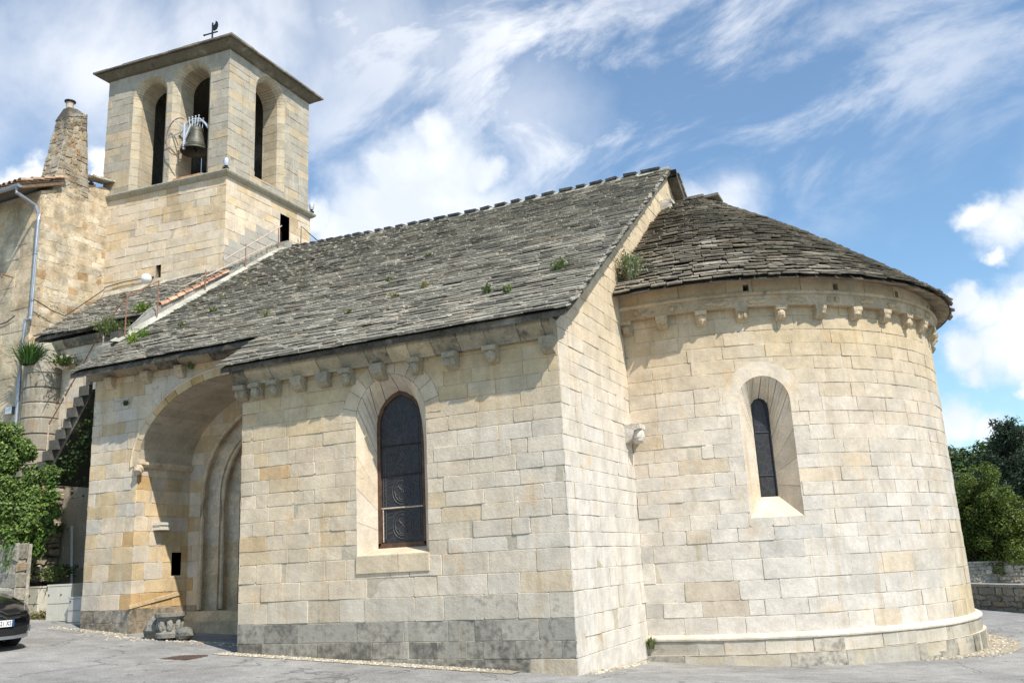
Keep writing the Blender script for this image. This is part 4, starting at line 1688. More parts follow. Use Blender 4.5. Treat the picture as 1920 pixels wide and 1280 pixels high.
# brick-red sill in the bell opening
a = Acc()
p0, p1 = PUs(2.78, 13.72, -0.25), PUs(3.94, 13.72, -0.25)
for k in range(5):
    u = 2.82 + k * 0.22
    V = [PUs(u, 13.705, 0.03), PUs(u + 0.21, 13.705, 0.03), PUs(u + 0.21, 13.74, -0.75), PUs(u, 13.74, -0.75), PUs(u, 13.76, 0.03), PUs(u + 0.21, 13.76, 0.03), PUs(u + 0.21, 13.80, -0.75), PUs(u, 13.80, -0.75)]
    a.add(V, [(0, 1, 5, 4), (4, 5, 6, 7), (1, 2, 6, 5), (3, 0, 4, 7)], (*vary((0.50, 0.27, 0.13), rg, 0.15), 0))
a.build('belfry_sill', M['tile'], CH)
# tower eaves: sloping stone soffit and a thin slab roof
a = Acc()
rings = [(-0.06, 17.80), (0.04, 17.83), (0.22, 18.025)]
V, F = [], []
for (d, zz) in rings:
    for p in offs(d):
        V.append((p.x, p.y, zz))
for i in range(len(rings) - 1):
    for k in range(4):
        F.append((i * 4 + k, i * 4 + (k + 1) % 4, (i + 1) * 4 + (k + 1) % 4, (i + 1) * 4 + k))
a.add(V, F, (0.17, 0.145, 0.10, 0.4))
a.build('tower_cornice', M['carved'], CH)
a = Acc()
oo = offs(0.32)
cen = sum(oo, Vector((0, 0))) / 4
for k in range(4):
    A, B = oo[k], oo[(k + 1) % 4]
    n = 9
    for i in range(n):
        p, q = A.lerp(B, i / n), A.lerp(B, (i + 1) / n)
        j = rg.uniform(-0.015, 0.015)
        zt = 18.085 + rg.uniform(-0.012, 0.012)
        pi, qi = p.lerp(cen, 0.35), q.lerp(cen, 0.35)
        V = [(p.x, p.y, 18.025), (q.x, q.y, 18.025), (qi.x, qi.y, 18.20), (pi.x, pi.y, 18.20), (p.x, p.y, zt), (q.x, q.y, zt), (qi.x, qi.y, 18.26), (pi.x, pi.y, 18.26)]
        a.add(V, [(0, 1, 2, 3), (4, 5, 6, 7), (0, 1, 5, 4), (1, 2, 6, 5), (3, 0, 4, 7), (2, 3, 7, 6)], slate_col(rg, 0.45))
        pc_, qc_ = p.lerp(cen, 0.33), q.lerp(cen, 0.33)
        a.add([(pc_.x, pc_.y, 18.25), (qc_.x, qc_.y, 18.25), (cen.x, cen.y, 18.9)], [(0, 1, 2)], slate_col(rg, 0.3))
a.build('tower_roof', M['slate'], CH)

# ------------------------------------------------------------------ lean-to beside the tower, roof parapet with tile coping
LY = 4.1
PLt = lambda u, v, d: (u, LY - d, v)
a = Acc()
lcs = [0.2]
rg = random.Random(131)
while lcs[-1] < 8.0:
    lcs.append(lcs[-1] + rg.uniform(0.26, 0.36))
lcs[-1] = 8.25


def lean_col(u, v, rg):
    c = lc(CREAM, GREY, rg.random())
    st = 0.0
    if v < 5.2:
        c = lc(c, (0.36, 0.33, 0.27), 0.7)
        st = 0.25
    elif rg.random() < 0.25:
        c = lc(c, ORANGE, 0.45)
    if v > 7.7:
        st = 0.3
    return (*vary(c, rg, 0.1), st)


masonry(a, PLt, -17.5, -12.0, lcs, (0.4, 0.8), lean_col, seed=132)
cornice(a, PLt, -17.2, -12.6, 8.05, 8.28, 0.16, rg, (0.5, 0.9), 0.4)
a.build('side_chapel_wall', M['ashlar'], CH)
a = Acc()
LK = (10.42 - 8.42) / (6.4 - 3.78)
LS = Vector((0, 1, LK)).normalized()
LN = Vector((0, -LK, 1)).normalized()
s = 0.0
while s < 3.2:
    u = -17.35
    while u < -12.7:
        w = rg.uniform(0.2, 0.5)
        yl = 3.78 + s * LS.y
        O = Vector((0, 3.78, 8.40 + 0.03 * math.sin(u * 2.1)))
        if yl < 6.5:
            slab(a, O, RU, LS, LN, u, min(u + w, -12.62), s + rg.uniform(-0.05, 0.04), s + 0.42, rg.uniform(0.03, 0.05), 0.04, -0.03, slate_col(rg, 0.15), rg, 0.03)
        u += w
    s += 0.17
V = []
for dz in (0.0, -0.1):
    for (x, yy) in ((-17.4, 3.86), (-12.6, 3.86), (-12.6, 6.5), (-17.4, 6.5)):
        V.append((x, yy, 8.39 + LK * (yy - 3.78) + dz))
a.add(V, [(0, 1, 2, 3), (7, 6, 5, 4), (0, 4, 5, 1)], (0.1, 0.09, 0.08, 0.3))
a.build('side_chapel_roof', M['slate'], CH)
a = Acc()
# mortar fillet where that roof meets the tower
a.add([PTs(0, 10.15, 0.16), PTs(Ls, 10.32, 0.16), PTs(Ls, 10.52, 0.012), PTs(0, 10.38, 0.012)], [(0, 1, 2, 3)], (0.46, 0.42, 0.33, 0.1))
a.build('roof_flashing', M['render'], CH)

a = Acc()
rg = random.Random(141)
steps = 18
xs0, xs1 = -12.95, -12.47


def par_top(y_):
    return rz(y_) + (0.14 + 0.31 * sstep(y_, 3.0, 3.7)) + rg.uniform(-0.02, 0.02)


ys_ = [2.2 + (9.2 - 2.2) * i / steps for i in range(steps + 1)]
tops = [par_top(min(y_, 8.7)) for y_ in ys_]
for i in range(steps):
    y0, y1 = ys_[i], ys_[i + 1]
    b0, b1 = min(rz(y0), 11.3) - 0.9, min(rz(y1), 11.3) - 0.9
    j0 = rg.uniform(-0.03, 0.03)
    V = [(xs0, y0, b0), (xs1, y0, b0), (xs1, y1, b1), (xs0, y1, b1), (xs0, y0, tops[i]), (xs1 + j0 - 0.05, y0, tops[i]), (xs1 + j0 - 0.05, y1, tops[i + 1]), (xs0, y1, tops[i + 1])]
    a.add(V, [(4, 5, 6, 7), (1, 2, 6, 5), (0, 4, 7, 3), (0, 1, 5, 4), (2, 3, 7, 6)], (*vary((0.34, 0.32, 0.27), rg, 0.12), 0.3 + rg.uniform(-0.1, 0.2)))
# pale mortar fillet along its foot
V, F = [], []
for i in range(steps + 1):
    y_ = min(ys_[i], 8.4)
    V += [(xs1 - 0.01, y_, rz(y_) + 0.20 + sag(-12.4, y_)), (xs1 + 0.22 + rg.uniform(-0.05, 0.05), y_ + 0.1, rz(y_ + 0.1) + 0.10 + sag(-12.3, y_))]
for i in range(steps):
    F.append((2 * i, 2 * i + 1, 2 * i + 3, 2 * i + 2))
a.add(V, F, (0.44, 0.42, 0.35, 0.1))
# rough steps on the upper part
for i in range(12):
    y_ = 6.2 + 0.24 * i
    zz = min(rz(y_), 11.5) + 0.42
    a.box(-13.0, -12.5 + rg.uniform(-0.04, 0.04), y_, y_ + 0.26, zz - 0.3, zz + 0.08, (*vary((0.36, 0.34, 0.29), rg, 0.15), 0.3))
a.build('roof_stair_parapet', M['render'], CH)
cop = None
for k in range(9):
    y0 = 3.75 + k * 0.27
    y1 = y0 + 0.33
    g = Acc()
    V, F = [], []
    for (yy, r, dz) in ((y0, 0.105, 0.035), (y1, 0.082, 0.0)):
        for i in range(9):
            t = math.pi * i / 8
            for rr in (r, r - 0.018):
                V.append((-12.56 + rr * math.cos(t), yy, rz(yy) + 0.44 + dz + rr * math.sin(t)))
    for i in range(8):
        F += [(2 * i, 2 * i + 2, 18 + 2 * i + 2, 18 + 2 * i), (2 * i + 1, 18 + 2 * i + 1, 18 + 2 * i + 3, 2 * i + 3), (2 * i, 2 * i + 1, 2 * i + 3, 2 * i + 2)]
    c = ((0.60, 0.44, 0.29), (0.55, 0.33, 0.21), (0.46, 0.26, 0.17))[rg.randrange(3)]
    g.add(V, F, (*vary(c, rg, 0.1), 0))
    g.build('coping_tile', M['tile'], CH, smooth_=True)

# round buttress at the corner of house and chapel
a = Acc()
rg = random.Random(151)
bz = [0.5]
while bz[-1] < 7.4:
    bz.append(bz[-1] + rg.uniform(0.32, 0.48))
for k in range(len(bz) - 1):
    rr = 0.52
    n = 14
    V, F = [], []
    ph0 = rg.uniform(0, 1)
    c = (*vary(lc((0.28, 0.25, 0.195), (0.38, 0.335, 0.26), rg.random()), rg, 0.1), 0.33)
    j = rg.uniform(-0.012, 0.012)
    for (z_, r_) in ((bz[k] + 0.008, rr - 0.02 + j), (bz[k] + 0.03, rr + j), (bz[k + 1] - 0.03, rr + j), (bz[k + 1] - 0.008, rr - 0.02 + j)):
        for i in range(n + 1):
            t = math.pi * (i / n) * 1.35 - math.pi * 0.18
            V.append((-16.98 + r_ * math.cos(t), 3.95 - r_ * math.sin(t), z_))
    for i in range(3):
        for q in range(n):
            F.append((i * (n + 1) + q, i * (n + 1) + q + 1, (i + 1) * (n + 1) + q + 1, (i + 1) * (n + 1) + q))
    a.add(V, F, c)
a.lathe([(0.49, 0.5), (0.49, 7.42)], (-16.98, 3.95, 0), (0.2, 0.18, 0.15, 0.4), 18)
a.lathe([(0.51, 7.40), (0.40, 7.9), (0.30, 8.22), (0.0, 8.30)], (-16.98, 3.95, 0), (0.40, 0.37, 0.30, 0.2), 18)
a.build('round_buttress', M['ashlar'], CH)
# bracket at the gable foot and at the apex
for (y_, z_, hh) in ((3.25, 4.0, 0.34), (7.55, 10.02, 0.25)):
    corbel(PG, y_, z_, 0.34, hh, 0.30, 2 if hh > 0.3 else 1, (*WHITE, 0.0), rg, M['carved'], CH)
# projecting carved stone beside the chapel eave
corbel(PLt, -16.1, 7.75, 0.4, 0.3, 0.35, 2, (*GREY, 0.3), rg, M['carved'], CH)

# unseen dark boxes added inside the church to stop light leaking through gaps
a = Acc()
for b in ((-11.9, -0.33, 4.25, 16.6, -0.5, 5.2), (-5.9, -0.33, 0.62, 4.2, -0.5, 4.9), (-11.9, -10.9, 1.85, 4.05, -0.5, 5.9), (-5.95, -5.7, 1.6, 3.4, 4.0, 5.9),
          (-11.9, -6.0, 3.4, 4.0, 5.6, 6.6), (-17.6, -13.3, 6.9, 10.2, 0.0, 13.3), (-17.2, -12.3, 4.45, 6.6, 0.0, 8.2)):
    a.box(*b, (0.05, 0.045, 0.04))
a.build('unseen_core', M['dark'], CH)


def on_plane(u, v, ax, val):
    d = ray(u, v)
    o = Vector(CAM_POS)
    return o + d * ((val - o[ax]) / d[ax])


# ------------------------------------------------------------------ bell, vane, lamps, railings
BELL_U = 3.36
bc = Vector(PUs(BELL_U + 0.02, 0, -0.26))
BL = thing('church_bell', 'bronze bell with pale steel yoke hanging in the right-hand south belfry opening', 'bell', (bc.x, bc.y, 14.72))
g = Acc()
g.lathe([(k * 1.18, z_ * 1.12) for k, z_ in [(0.0, 0.74), (0.14, 0.735), (0.20, 0.70), (0.215, 0.62), (0.235, 0.45), (0.27, 0.27), (0.33, 0.11), (0.385, 0.02), (0.39, 0.0), (0.36, 0.0), (0.30, 0.12), (0.22, 0.4), (0.18, 0.66), (0.0, 0.68)]], (bc.x, bc.y, 14.68), n=28)
for z_, r_ in ((14.76, 0.44), (14.84, 0.41), (15.33, 0.258)):
    g.lathe([(r_, -0.012), (r_ + 0.012, 0), (r_, 0.012)], (bc.x, bc.y, z_), n=28)
g.build('bell_body', M['bronze'], BL, smooth_=True)
g = Acc()
g.tube([(bc.x, bc.y, 15.3), (bc.x, bc.y, 14.78)], 0.02)
g.lathe([(0.0, 0.07), (0.06, 0.03), (0.065, -0.02), (0.0, -0.08)], (bc.x, bc.y, 14.74), n=10)
g.build('clapper', M['iron'], BL)
tS = (Vector(PUs(1, 0, 0)) - Vector(PUs(0, 0, 0))).normalized()
nS = (Vector(PUs(0, 0, 1)) - Vector(PUs(0, 0, 0))).normalized()
zz_ = Vector((0, 0, 1))
B0 = Vector((bc.x, bc.y, 15.54))
g = Acc()
for off in (-0.09, 0.09):
    g.tube([B0 + nS * off - tS * 0.56 - zz_ * 0.20, B0 + nS * off - tS * 0.42 + zz_ * 0.02, B0 + nS * off - tS * 0.22 + zz_ * 0.20, B0 + nS * off + zz_ * 0.25, B0 + nS * off + tS * 0.22 + zz_ * 0.20, B0 + nS * off + tS * 0.42 + zz_ * 0.0, B0 + nS * off + tS * 0.55 - zz_ * 0.2], 0.03, n=6)
for q in (-0.15, -0.05, 0.05, 0.15):
    for off in (-0.11, 0.11):
        g.tube([B0 + tS * q + nS * off - zz_ * 0.02, B0 + tS * q * 1.25 + nS * off + zz_ * 0.30], 0.014, n=6)
        g.lathe([(0.0, -.03), (0.028, -0.01), (0.028, 0.02), (0, 0.035)], B0 + tS * q * 1.25 + nS * off + zz_ * 0.31, n=8)
g.build('yoke', M['galv'], BL)
g = Acc()
wc = B0 - tS * 0.36 - zz_ * 0.42 + nS * 0.40
g.tube([wc + (tS * math.cos(t) * 0.44 + zz_ * math.sin(t) * 0.62) for t in [R(d) for d in range(60, 296, 12)]], 0.018, n=6)
g.build('bell_wheel', M['rust'], BL)
g = Acc()
for t in (110, 180):
    g.tube([wc + tS * 0.3 + zz_ * 0.15, wc + (tS * math.cos(R(t)) * 0.44 + zz_ * math.sin(R(t)) * 0.62)], 0.02, n=6)
g.tube([wc + tS * 0.26 + zz_ * 0.4, wc + tS * 0.26 - zz_ * 0.5], 0.045, n=6)
g.tube([wc + tS * 0.26 - zz_ * 0.2, wc + tS * 0.5 + zz_ * 0.3], 0.04, n=6)
g.build('wheel_bracket', M['galv'], BL)

VP = Vector((-15.5, 8.3, 18.6))
VN = thing('weather_vane', 'thin iron cross with a dark weathercock on top of the tower roof', 'weather vane', VP)
g = Acc()
g.tube([VP, VP + zz_ * 1.95], 0.03, n=6)
g.tube([VP, VP + zz_ * 0.12], 0.06, n=8)
g.build('pole', M['iron'], VN)
g = Acc()
g.tube([VP + zz_ * 1.55 - tS * 0.34, VP + zz_ * 1.55 + tS * 0.22], 0.025, n=6)
g.lathe([(0, -.05), (0.05, 0), (0, 0.05)], VP + zz_ * 1.55 - tS * 0.34, n=6)
g.build('crossarm', M['iron'], VN)
g = Acc()
ck = [(0.78 * q_[0], 0.78 * q_[1]) for q_ in [(-0.03, 0.02), (0.10, -0.06), (0.24, 0.0), (0.30, 0.16), (0.27, 0.34), (0.18, 0.44), (0.14, 0.30), (0.06, 0.22), (0.02, 0.30), (-0.05, 0.24), (-0.02, 0.14)]]
prism(g, ck, lambda u, v, d: tuple(VP + zz_ * (1.66 + v) + tS * u + nS * d), -0.012, 0.012, (0.03, 0.03, 0.03))
g.build('weathercock', M['iron'], VN)


def floodlight(p, label):
    t = thing('floodlight', label, 'floodlight', p, 'floodlights on the tower ledge')
    g = Acc()
    g.lathe([(0.06, 0.09), (0.09, 0.16), (0.10, 0.30), (0.085, 0.32), (0.0, 0.325)], p, n=12)
    g.build('lamp_housing', M['galv'], t, smooth_=True)
    g = Acc()
    g.lathe([(0.0, 0.0), (0.09, 0.0), (0.09, 0.03), (0.02, 0.04), (0.02, 0.10), (0.0, 0.10)], p, n=10)
    g.build('base', M['iron'], t)


ol = offs(0.04)
floodlight(Vector((ol[1].x - 0.03, ol[1].y + 0.0, 13.66)), 'small metal floodlight on the front corner of the tower ledge')
floodlight(Vector((ol[2].x + 0.02, ol[2].y - 0.05, 13.66)), 'small metal floodlight on the ledge at the tower corner nearest the nave ridge')
floodlight(Vector((-17.9, 5.75, 14.02)), 'small metal floodlight beside the chimney left of the tower')
floodlight(Vector(PUe(1.50, 13.98, -0.35)), 'small metal floodlight inside the tall belfry opening facing the nave')
p = Vector(PTs(2.33, 10.48, 0.30))
t = thing('globe_lamp', 'white globe lamp beside the small slot in the tower wall', 'lamp', p)
g = Acc()
g.lathe([(0.16 * math.sin(math.pi * i / 10), -0.16 * math.cos(math.pi * i / 10)) for i in range(11)], p, n=16)
g.build('globe', M['whiteplastic'], t, smooth_=True)
g = Acc()
g.tube([p, Vector(PTs(2.33, 10.62, 0.0))], 0.025)
g.build('bracket', M['iron'], t)

# railing of the outside stair and of the roof stair
RA = thing('stair_railing', 'rusty thin iron handrail climbing the outside stair left of the porch', 'railing', (-14.65, 2.4, 4.9))
pts = [(-14.65, 2.4, 4.87, 5.53), (-14.15, 2.4, 5.50, 6.18), (-12.93, 2.4, 7.12, 7.78)]
for (x, y_, z0, z1) in pts:
    g = Acc()
    g.tube([(x, y_, z0 - 0.1), (x, y_, z1)], 0.018, n=6)
    g.build('post', M['palebar'], RA)
g = Acc()
g.tube([(-14.65, 2.4, 5.53), (-12.93, 2.4, 7.78), (-12.32, 2.5, 8.47), (-12.34, 3.5, 9.16)], 0.016, n=6)
g.build('handrail', M['rust'], RA)
RB = thing('roof_railing', 'rusty iron posts and pale rails along the stepped parapet up to the tower door', 'railing', (-12.3, 2.5, 7.5))
for (x, y_, z0, z1) in ((-12.32, 2.5, 7.3, 8.47), (-12.34, 3.5, 8.2, 9.16), (-12.4, 5.2, 9.2, 9.95), (-12.42, 6.8, 10.3, 11.22), (-12.45, 8.3, 11.3, 12.2)):
    g = Acc()
    g.tube([(x, y_, z0), (x, y_, z1)], 0.016, n=6)
    g.build('post', M['rust'], RB)
for (za, zb, ya, yb) in ((10.45, 12.35, 5.9, 8.45), (9.75, 11.6, 5.2, 8.0)):
    g = Acc()
    g.tube([(-12.41, ya, za), (-12.45, yb, zb)], 0.018, n=6)
    g.build('rail', M['palebar'], RB)
g = Acc()
g.tube([(-12.34, 3.5, 9.05), (-12.4, 4.4, 9.25), (-12.4, 5.2, 9.8)], 0.012, n=6)
g.build('rail', M['palebar'], RB)
RCn = thing('door_railing', 'short bent iron handrail beside the tower door at the end of the ridge', 'railing', (-12.2, 9.6, 11.6))
g = Acc()
pr = Vector(PTe(3.25, 11.9, 0.25))
g.tube([pr, pr + Vector((0, 0.02, 0.95)), pr + Vector((0.5, 0.45, 0.35)), pr + Vector((0.52, 0.47, -0.2))], 0.02, n=6)
g.build('rail', M['iron'], RCn)

# outside stair
ST = thing('stone_staircase', 'steep outside stone stair rising beside the porch under the chapel wall', 'staircase', (-14.8, 3.2, 4.6))
rg = random.Random(161)
for k in range(13):
    x0 = -14.95 + 0.19 * k
    z1 = 4.62 + 0.247 * k
    g = Acc()
    g.box(x0, x0 + 0.30, 2.38 + rg.uniform(-0.02, 0.02), 4.08, z1 - 0.24, z1, (*vary((0.13, 0.12, 0.10), rg, 0.12), 0.45))  # step colour darkened to stand for the shade on the stair
    g.build('step', M['rubble'], ST)
g = Acc()
V = []
for (x, z_) in ((-14.95, 4.42), (-12.45, 7.67), (-12.45, 7.30), (-14.75, 4.05)):
    V += [(x, 2.46, z_), (x, 4.08, z_)]
g.add(V, [(0, 2, 4, 6), (1, 7, 5, 3), (0, 1, 3, 2), (4, 5, 7, 6), (2, 3, 5, 4), (6, 7, 1, 0)], (0.065, 0.06, 0.05, 0.5))  # shade on the side and underside painted into the slab colour
g.build('stair_slab', M['rubble'], ST)

# ------------------------------------------------------------------ house at the left
HO = thing('house', 'tall old plastered house with tiled roof and stone chimney beside the tower', 'house', (-17.5, 3.74, 0.8))
rg = random.Random(171)
a = Acc()
PHs = lambda u, v, d: (u, 3.74 - d, v)


def house_col(u, v, rg):
    c = lc((0.54, 0.405, 0.25), (0.56, 0.47, 0.34), rg.random())
    if v < 8.6:
        c = lc(c, (0.53, 0.44, 0.30), 0.6)
    return (*vary(c, rg, 0.07), 0.04 + (0.08 if v > 11.5 else 0))


hc = [1.0]
while hc[-1] < 12.6:
    hc.append(hc[-1] + rg.uniform(0.3, 0.5))
hc[-1] = 12.95
masonry(a, PHs, -30.0, -17.5, hc, (0.5, 1.1), house_col, seed=172, gap=0.006, rough=0.015, relief=0.008, mortar=(0.50, 0.42, 0.29), mort_d=-0.006)
PHe = lambda u, v, d: (-17.5 + d, u, v)


def rub_col(u, v, rg):
    if v > 12.3 - 0.6 * (u - 3.7) * 0.3 and rg.random() < 0.85:
        c = (0.51, 0.405, 0.27)
    else:
        c = lc((0.46, 0.365, 0.235), (0.56, 0.49, 0.38), rg.random())
        if rg.random() < 0.12:
            c = (0.40, 0.27, 0.15)
    return (*vary(c, rg, 0.13), 0.05)


rc = [7.4]
while rc[-1] < 13.7:
    rc.append(rc[-1] + rg.uniform(0.16, 0.30))
hclip = [(3.74, 7.0), (6.6, 7.0), (6.6, 14.2), (3.74, 12.95)]
masonry(a, PHe, 3.74, 6.5, rc, (0.16, 0.42), rub_col, clip=hclip, seed=173, gap=0.010, rough=0.025, relief=0.005, mortar=(0.50, 0.405, 0.275), mort_d=-0.005, jit=0.07, cham=0.012)
a.build('wall', M['render'], HO)
a = Acc()
a.box(-29.8, -17.8, 4.05, 6.4, 0.5, 12.8, (0.05, 0.05, 0.05))
a.build('unseen_core', M['dark'], HO)  # unseen dark box behind the house walls
# roof of hollow tiles
a = Acc()
hs = 0.46
x = -17.42
while x > -27:
    for (side, zo) in ((1, 0.09), (-1, 0.03)):
        xx = x - (0.11 if side < 0 else 0)
        for k in range(8 if x < -18.3 else 4):
            y0 = 2.98 + k * 0.36 + rg.uniform(-0.02, 0.02)
            y1 = y0 + 0.42
            V, F = [], []
            for (yy, r, dz) in ((y0, 0.10, 0.03), (y1, 0.08, 0.0)):
                for i in range(7):
                    tt = math.pi * i / 6
                    for rr in (r, r - 0.016):
                        V.append((xx + rr * math.cos(tt), yy, 12.84 + hs * (yy - 2.98) + zo + dz + side * rr * math.sin(tt) * (1 if side > 0 else 0.7)))
            for i in range(6):
                F += [(2 * i, 2 * i + 2, 14 + 2 * i + 2, 14 + 2 * i), (2 * i + 1, 14 + 2 * i + 1, 14 + 2 * i + 3, 2 * i + 3), (2 * i, 2 * i + 1, 2 * i + 3, 2 * i + 2)]
            a.add(V, F, (*vary(lc((0.30, 0.21, 0.15), (0.42, 0.29, 0.19), rg.random()), rg, 0.15), 0))
    x -= 0.22
for (xa, xb, ya, yb) in ((-27, -18.35, 3.06, 6.3), (-18.35, -17.36, 3.06, 4.35)):
    V = []
    for dz in (0.0, -0.09):
        for (xx, yy) in ((xa, ya), (xb, ya), (xb, yb), (xa, yb)):
            V.append((xx, yy, 12.80 + hs * (yy - 2.98) + dz))
    a.add(V, [(0, 1, 2, 3), (7, 6, 5, 4), (0, 4, 5, 1), (1, 5, 6, 2), (2, 6, 7, 3)], (0.16, 0.11, 0.07))
a.build('roof', M['tile'], HO, smooth_=False)
# slabs over the gable next to the tower
a = Acc()
for k in range(3):
    y0 = 5.35 + 0.32 * k
    a.add([(-17.8, y0, 14.02 + 0.05 * k), (-17.32, y0, 14.0 + 0.05 * k), (-17.32, y0 + 0.4, 14.04 + 0.05 * k), (-17.8, y0 + 0.4, 14.06 + 0.05 * k),
           (-17.8, y0, 14.10 + 0.05 * k), (-17.34, y0, 14.07 + 0.05 * k), (-17.34, y0 + 0.4, 14.10 + 0.05 * k), (-17.8, y0 + 0.4, 14.13 + 0.05 * k)],
          [(0, 1, 2, 3), (4, 5, 6, 7), (0, 1, 5, 4), (1, 2, 6, 5), (2, 3, 7, 6)], slate_col(rg))
a.build('gable_coping', M['slate'], HO)
# chimney, tapering
a = Acc()
CZ0, CZ1 = 13.1, 15.75


def chim(face):
    def P(u, v, d):
        t = clamp((v - CZ0) / (CZ1 - CZ0))
        ya, yb = lerp(4.12, 4.48, t), lerp(5.38, 5.12, t)
        xa, xb = -17.5, lerp(-18.2, -18.1, t)
        zt = v + (u if face == 'e' else 0) * 0.30 * t * t
        if face == 'e':
            return (xa + d, lerp(ya, yb, u), zt)
        if face == 's':
            return (lerp(xb, xa, u), ya - d, v)
        return (lerp(xa, xb, u), yb + d, v + 0.30 * t * t)
    return P


def chim_col(u, v, rg):
    c = lc((0.30, 0.24, 0.165), (0.40, 0.35, 0.27), rg.random())
    st = 0.22
    if v > 14.2 and rg.random() < 0.22 and 0.25 < u < 0.85:
        c = (0.38, 0.22, 0.11)
    if v > 15.25:
        st = 0.55
    return (*vary(c, rg, 0.15), st)


for fc, w in (('e', (0.12, 0.3)), ('s', (0.15, 0.4)), ('n', (0.15, 0.4))):
    cc = [CZ0]
    while cc[-1] < CZ1 - 0.1:
        cc.append(cc[-1] + rg.uniform(0.11, 0.2))
    cc[-1] = CZ1
    masonry(a, chim(fc), 0.0, 1.0, cc, w, chim_col, seed=180 + len(cc), gap=0.012, rough=0.02, relief=0.02, thick=0.15, mortar=(0.40, 0.33, 0.23), mort_d=-0.012, jit=0.03, cham=0.012)
V = [(-17.49, 4.46, 15.70), (-17.49, 5.13, 16.00), (-18.11, 5.13, 16.00), (-18.11, 4.46, 15.70), (-17.7, 4.60, 16.14), (-17.7, 4.9, 16.2), (-17.95, 4.9, 16.2), (-17.95, 4.60, 16.14)]
a.add(V, [(0, 1, 5, 4), (1, 2, 6, 5), (2, 3, 7, 6), (3, 0, 4, 7), (4, 5, 6, 7)], (0.12, 0.10, 0.075, 0.5))
chm = a.build('chimney', M['rubble'], HO)
PINV[chm.name] = Matrix.Identity(4)
g = Acc()
g.lathe([(0.10, -0.1), (0.11, 0.12), (0.12, 0.22)], (-17.82, 4.72, 16.15), n=14)
g.build('chimney_pot', M['palebar'], chm)
g = Acc()
g.lathe([(0.10, 0.20), (0.17, 0.24), (0.17, 0.27), (0.0, 0.29)], (-17.82, 4.72, 16.15), n=14)
g.build('chimney_cap', M['iron'], chm)
# gutter and downpipe
a = Acc()
V, F = [], []
for xx in (-30, -17.32):
    for i in range(9):
        t = math.pi + math.pi * i / 8
        V.append((xx, 2.94 + 0.085 * math.cos(t), 12.80 + 0.085 * math.sin(t)))
    for i in range(8, -1, -1):
        t = math.pi + math.pi * i / 8
        V.append((xx, 2.94 + 0.078 * math.cos(t), 12.80 + 0.078 * math.sin(t)))
n = 18
F = [(i, (i + 1) % n, n + (i + 1) % n, n + i) for i in range(n)] + [tuple(range(9))[::-1], tuple(range(n, n + 9))]
a.add(V, F)
a.build('gutter', M['zinc'], HO)
a = Acc()
pw = 3.74 - 0.09
g0 = Vector((-17.45, 2.94, 12.74))
a.tube([g0, g0 - zz_ * 0.15, on_plane(66, 385, 1, pw - 0.1), on_plane(72, 400, 1, pw), on_plane(72, 412, 1, pw), on_plane(58, 590, 1, pw), on_plane(57, 598, 1, pw - 0.03), on_plane(48, 600, 1, pw - 0.08), on_plane(46, 612, 1, pw - 0.08),
        on_plane(36, 715, 1, pw - 0.08), on_plane(28, 820, 1, pw - 0.08), on_plane(22, 930, 1, pw - 0.08)], 0.052, n=10)
for (u_, v_) in ((68, 470), (60, 560), (36, 716), (30, 782)):
    p = on_plane(u_, v_, 1, pw - 0.03 if v_ < 600 else pw - 0.08)
    a.lathe([(0.06, -0.02), (0.062, 0.02)], p, n=10)
a.build('downpipe', M['zinc'], HO)
g = Acc()
p = on_plane(24, 520, 1, 3.72)
g.tube([p, p - Vector((0, 0.35, 0)), p - Vector((-0.08, 0.38, 0.1))], 0.02, n=6)
g.build('wall_bracket', M['rust'], HO)
p = on_plane(18, 769, 1, 3.66)
mb = thing('meter_box', 'small white junction box on the house wall above the ivy', 'junction box', p)
g = Acc()
g.box(p.x - 0.13, p.x + 0.13, p.y - 0.04, p.y + 0.07, p.z - 0.10, p.z + 0.10)
g.build('casing', M['whiteplastic'], mb)
g = Acc()
g.tube([p + Vector((0.17, 0.0, -0.12)), p + Vector((0.17, 0.0, 0.08))], 0.045, n=10)
g.build('cable_gland', M['blacktrim'], mb)
cb_ = Acc()
cb_.tube([on_plane(0, 608, 1, 3.70), on_plane(12, 604, 1, 3.70), on_plane(28, 592, 1, 3.69)], 0.014, n=6)
tag(cb_.build('cable', M['iron']), 'black cable sagging across the house wall below the iron bracket', 'cable')
cb_ = Acc()
cb_.tube([(-17.3, 3.66, 9.55), (-17.3, 4.3, 9.35), (-17.3, 4.7, 9.3), (-17.3, 6.0, 10.45), Vector(PTs(0.5, 10.55, 0.05)), Vector(PTs(1.2, 10.62, 0.05)), Vector(PTs(2.3, 10.62, 0.05))], 0.014, n=6)
tag(cb_.build('cable', M['iron']), 'thin black cable running along the foot of the tower to the globe lamp', 'cable')

# ------------------------------------------------------------------ retaining walls, recess and cabinets at the left
rg = random.Random(191)


def rubble_col(base, st):
    def f(u, v, r):
        c = lc(base, (0.40, 0.36, 0.28), r.random())
        if r.random() < 0.15:
            c = lc(c, (0.40, 0.27, 0.15), 0.6)
        return (*vary(c, r, 0.15), clamp(st + r.uniform(-0.15, 0.2)))
    return f


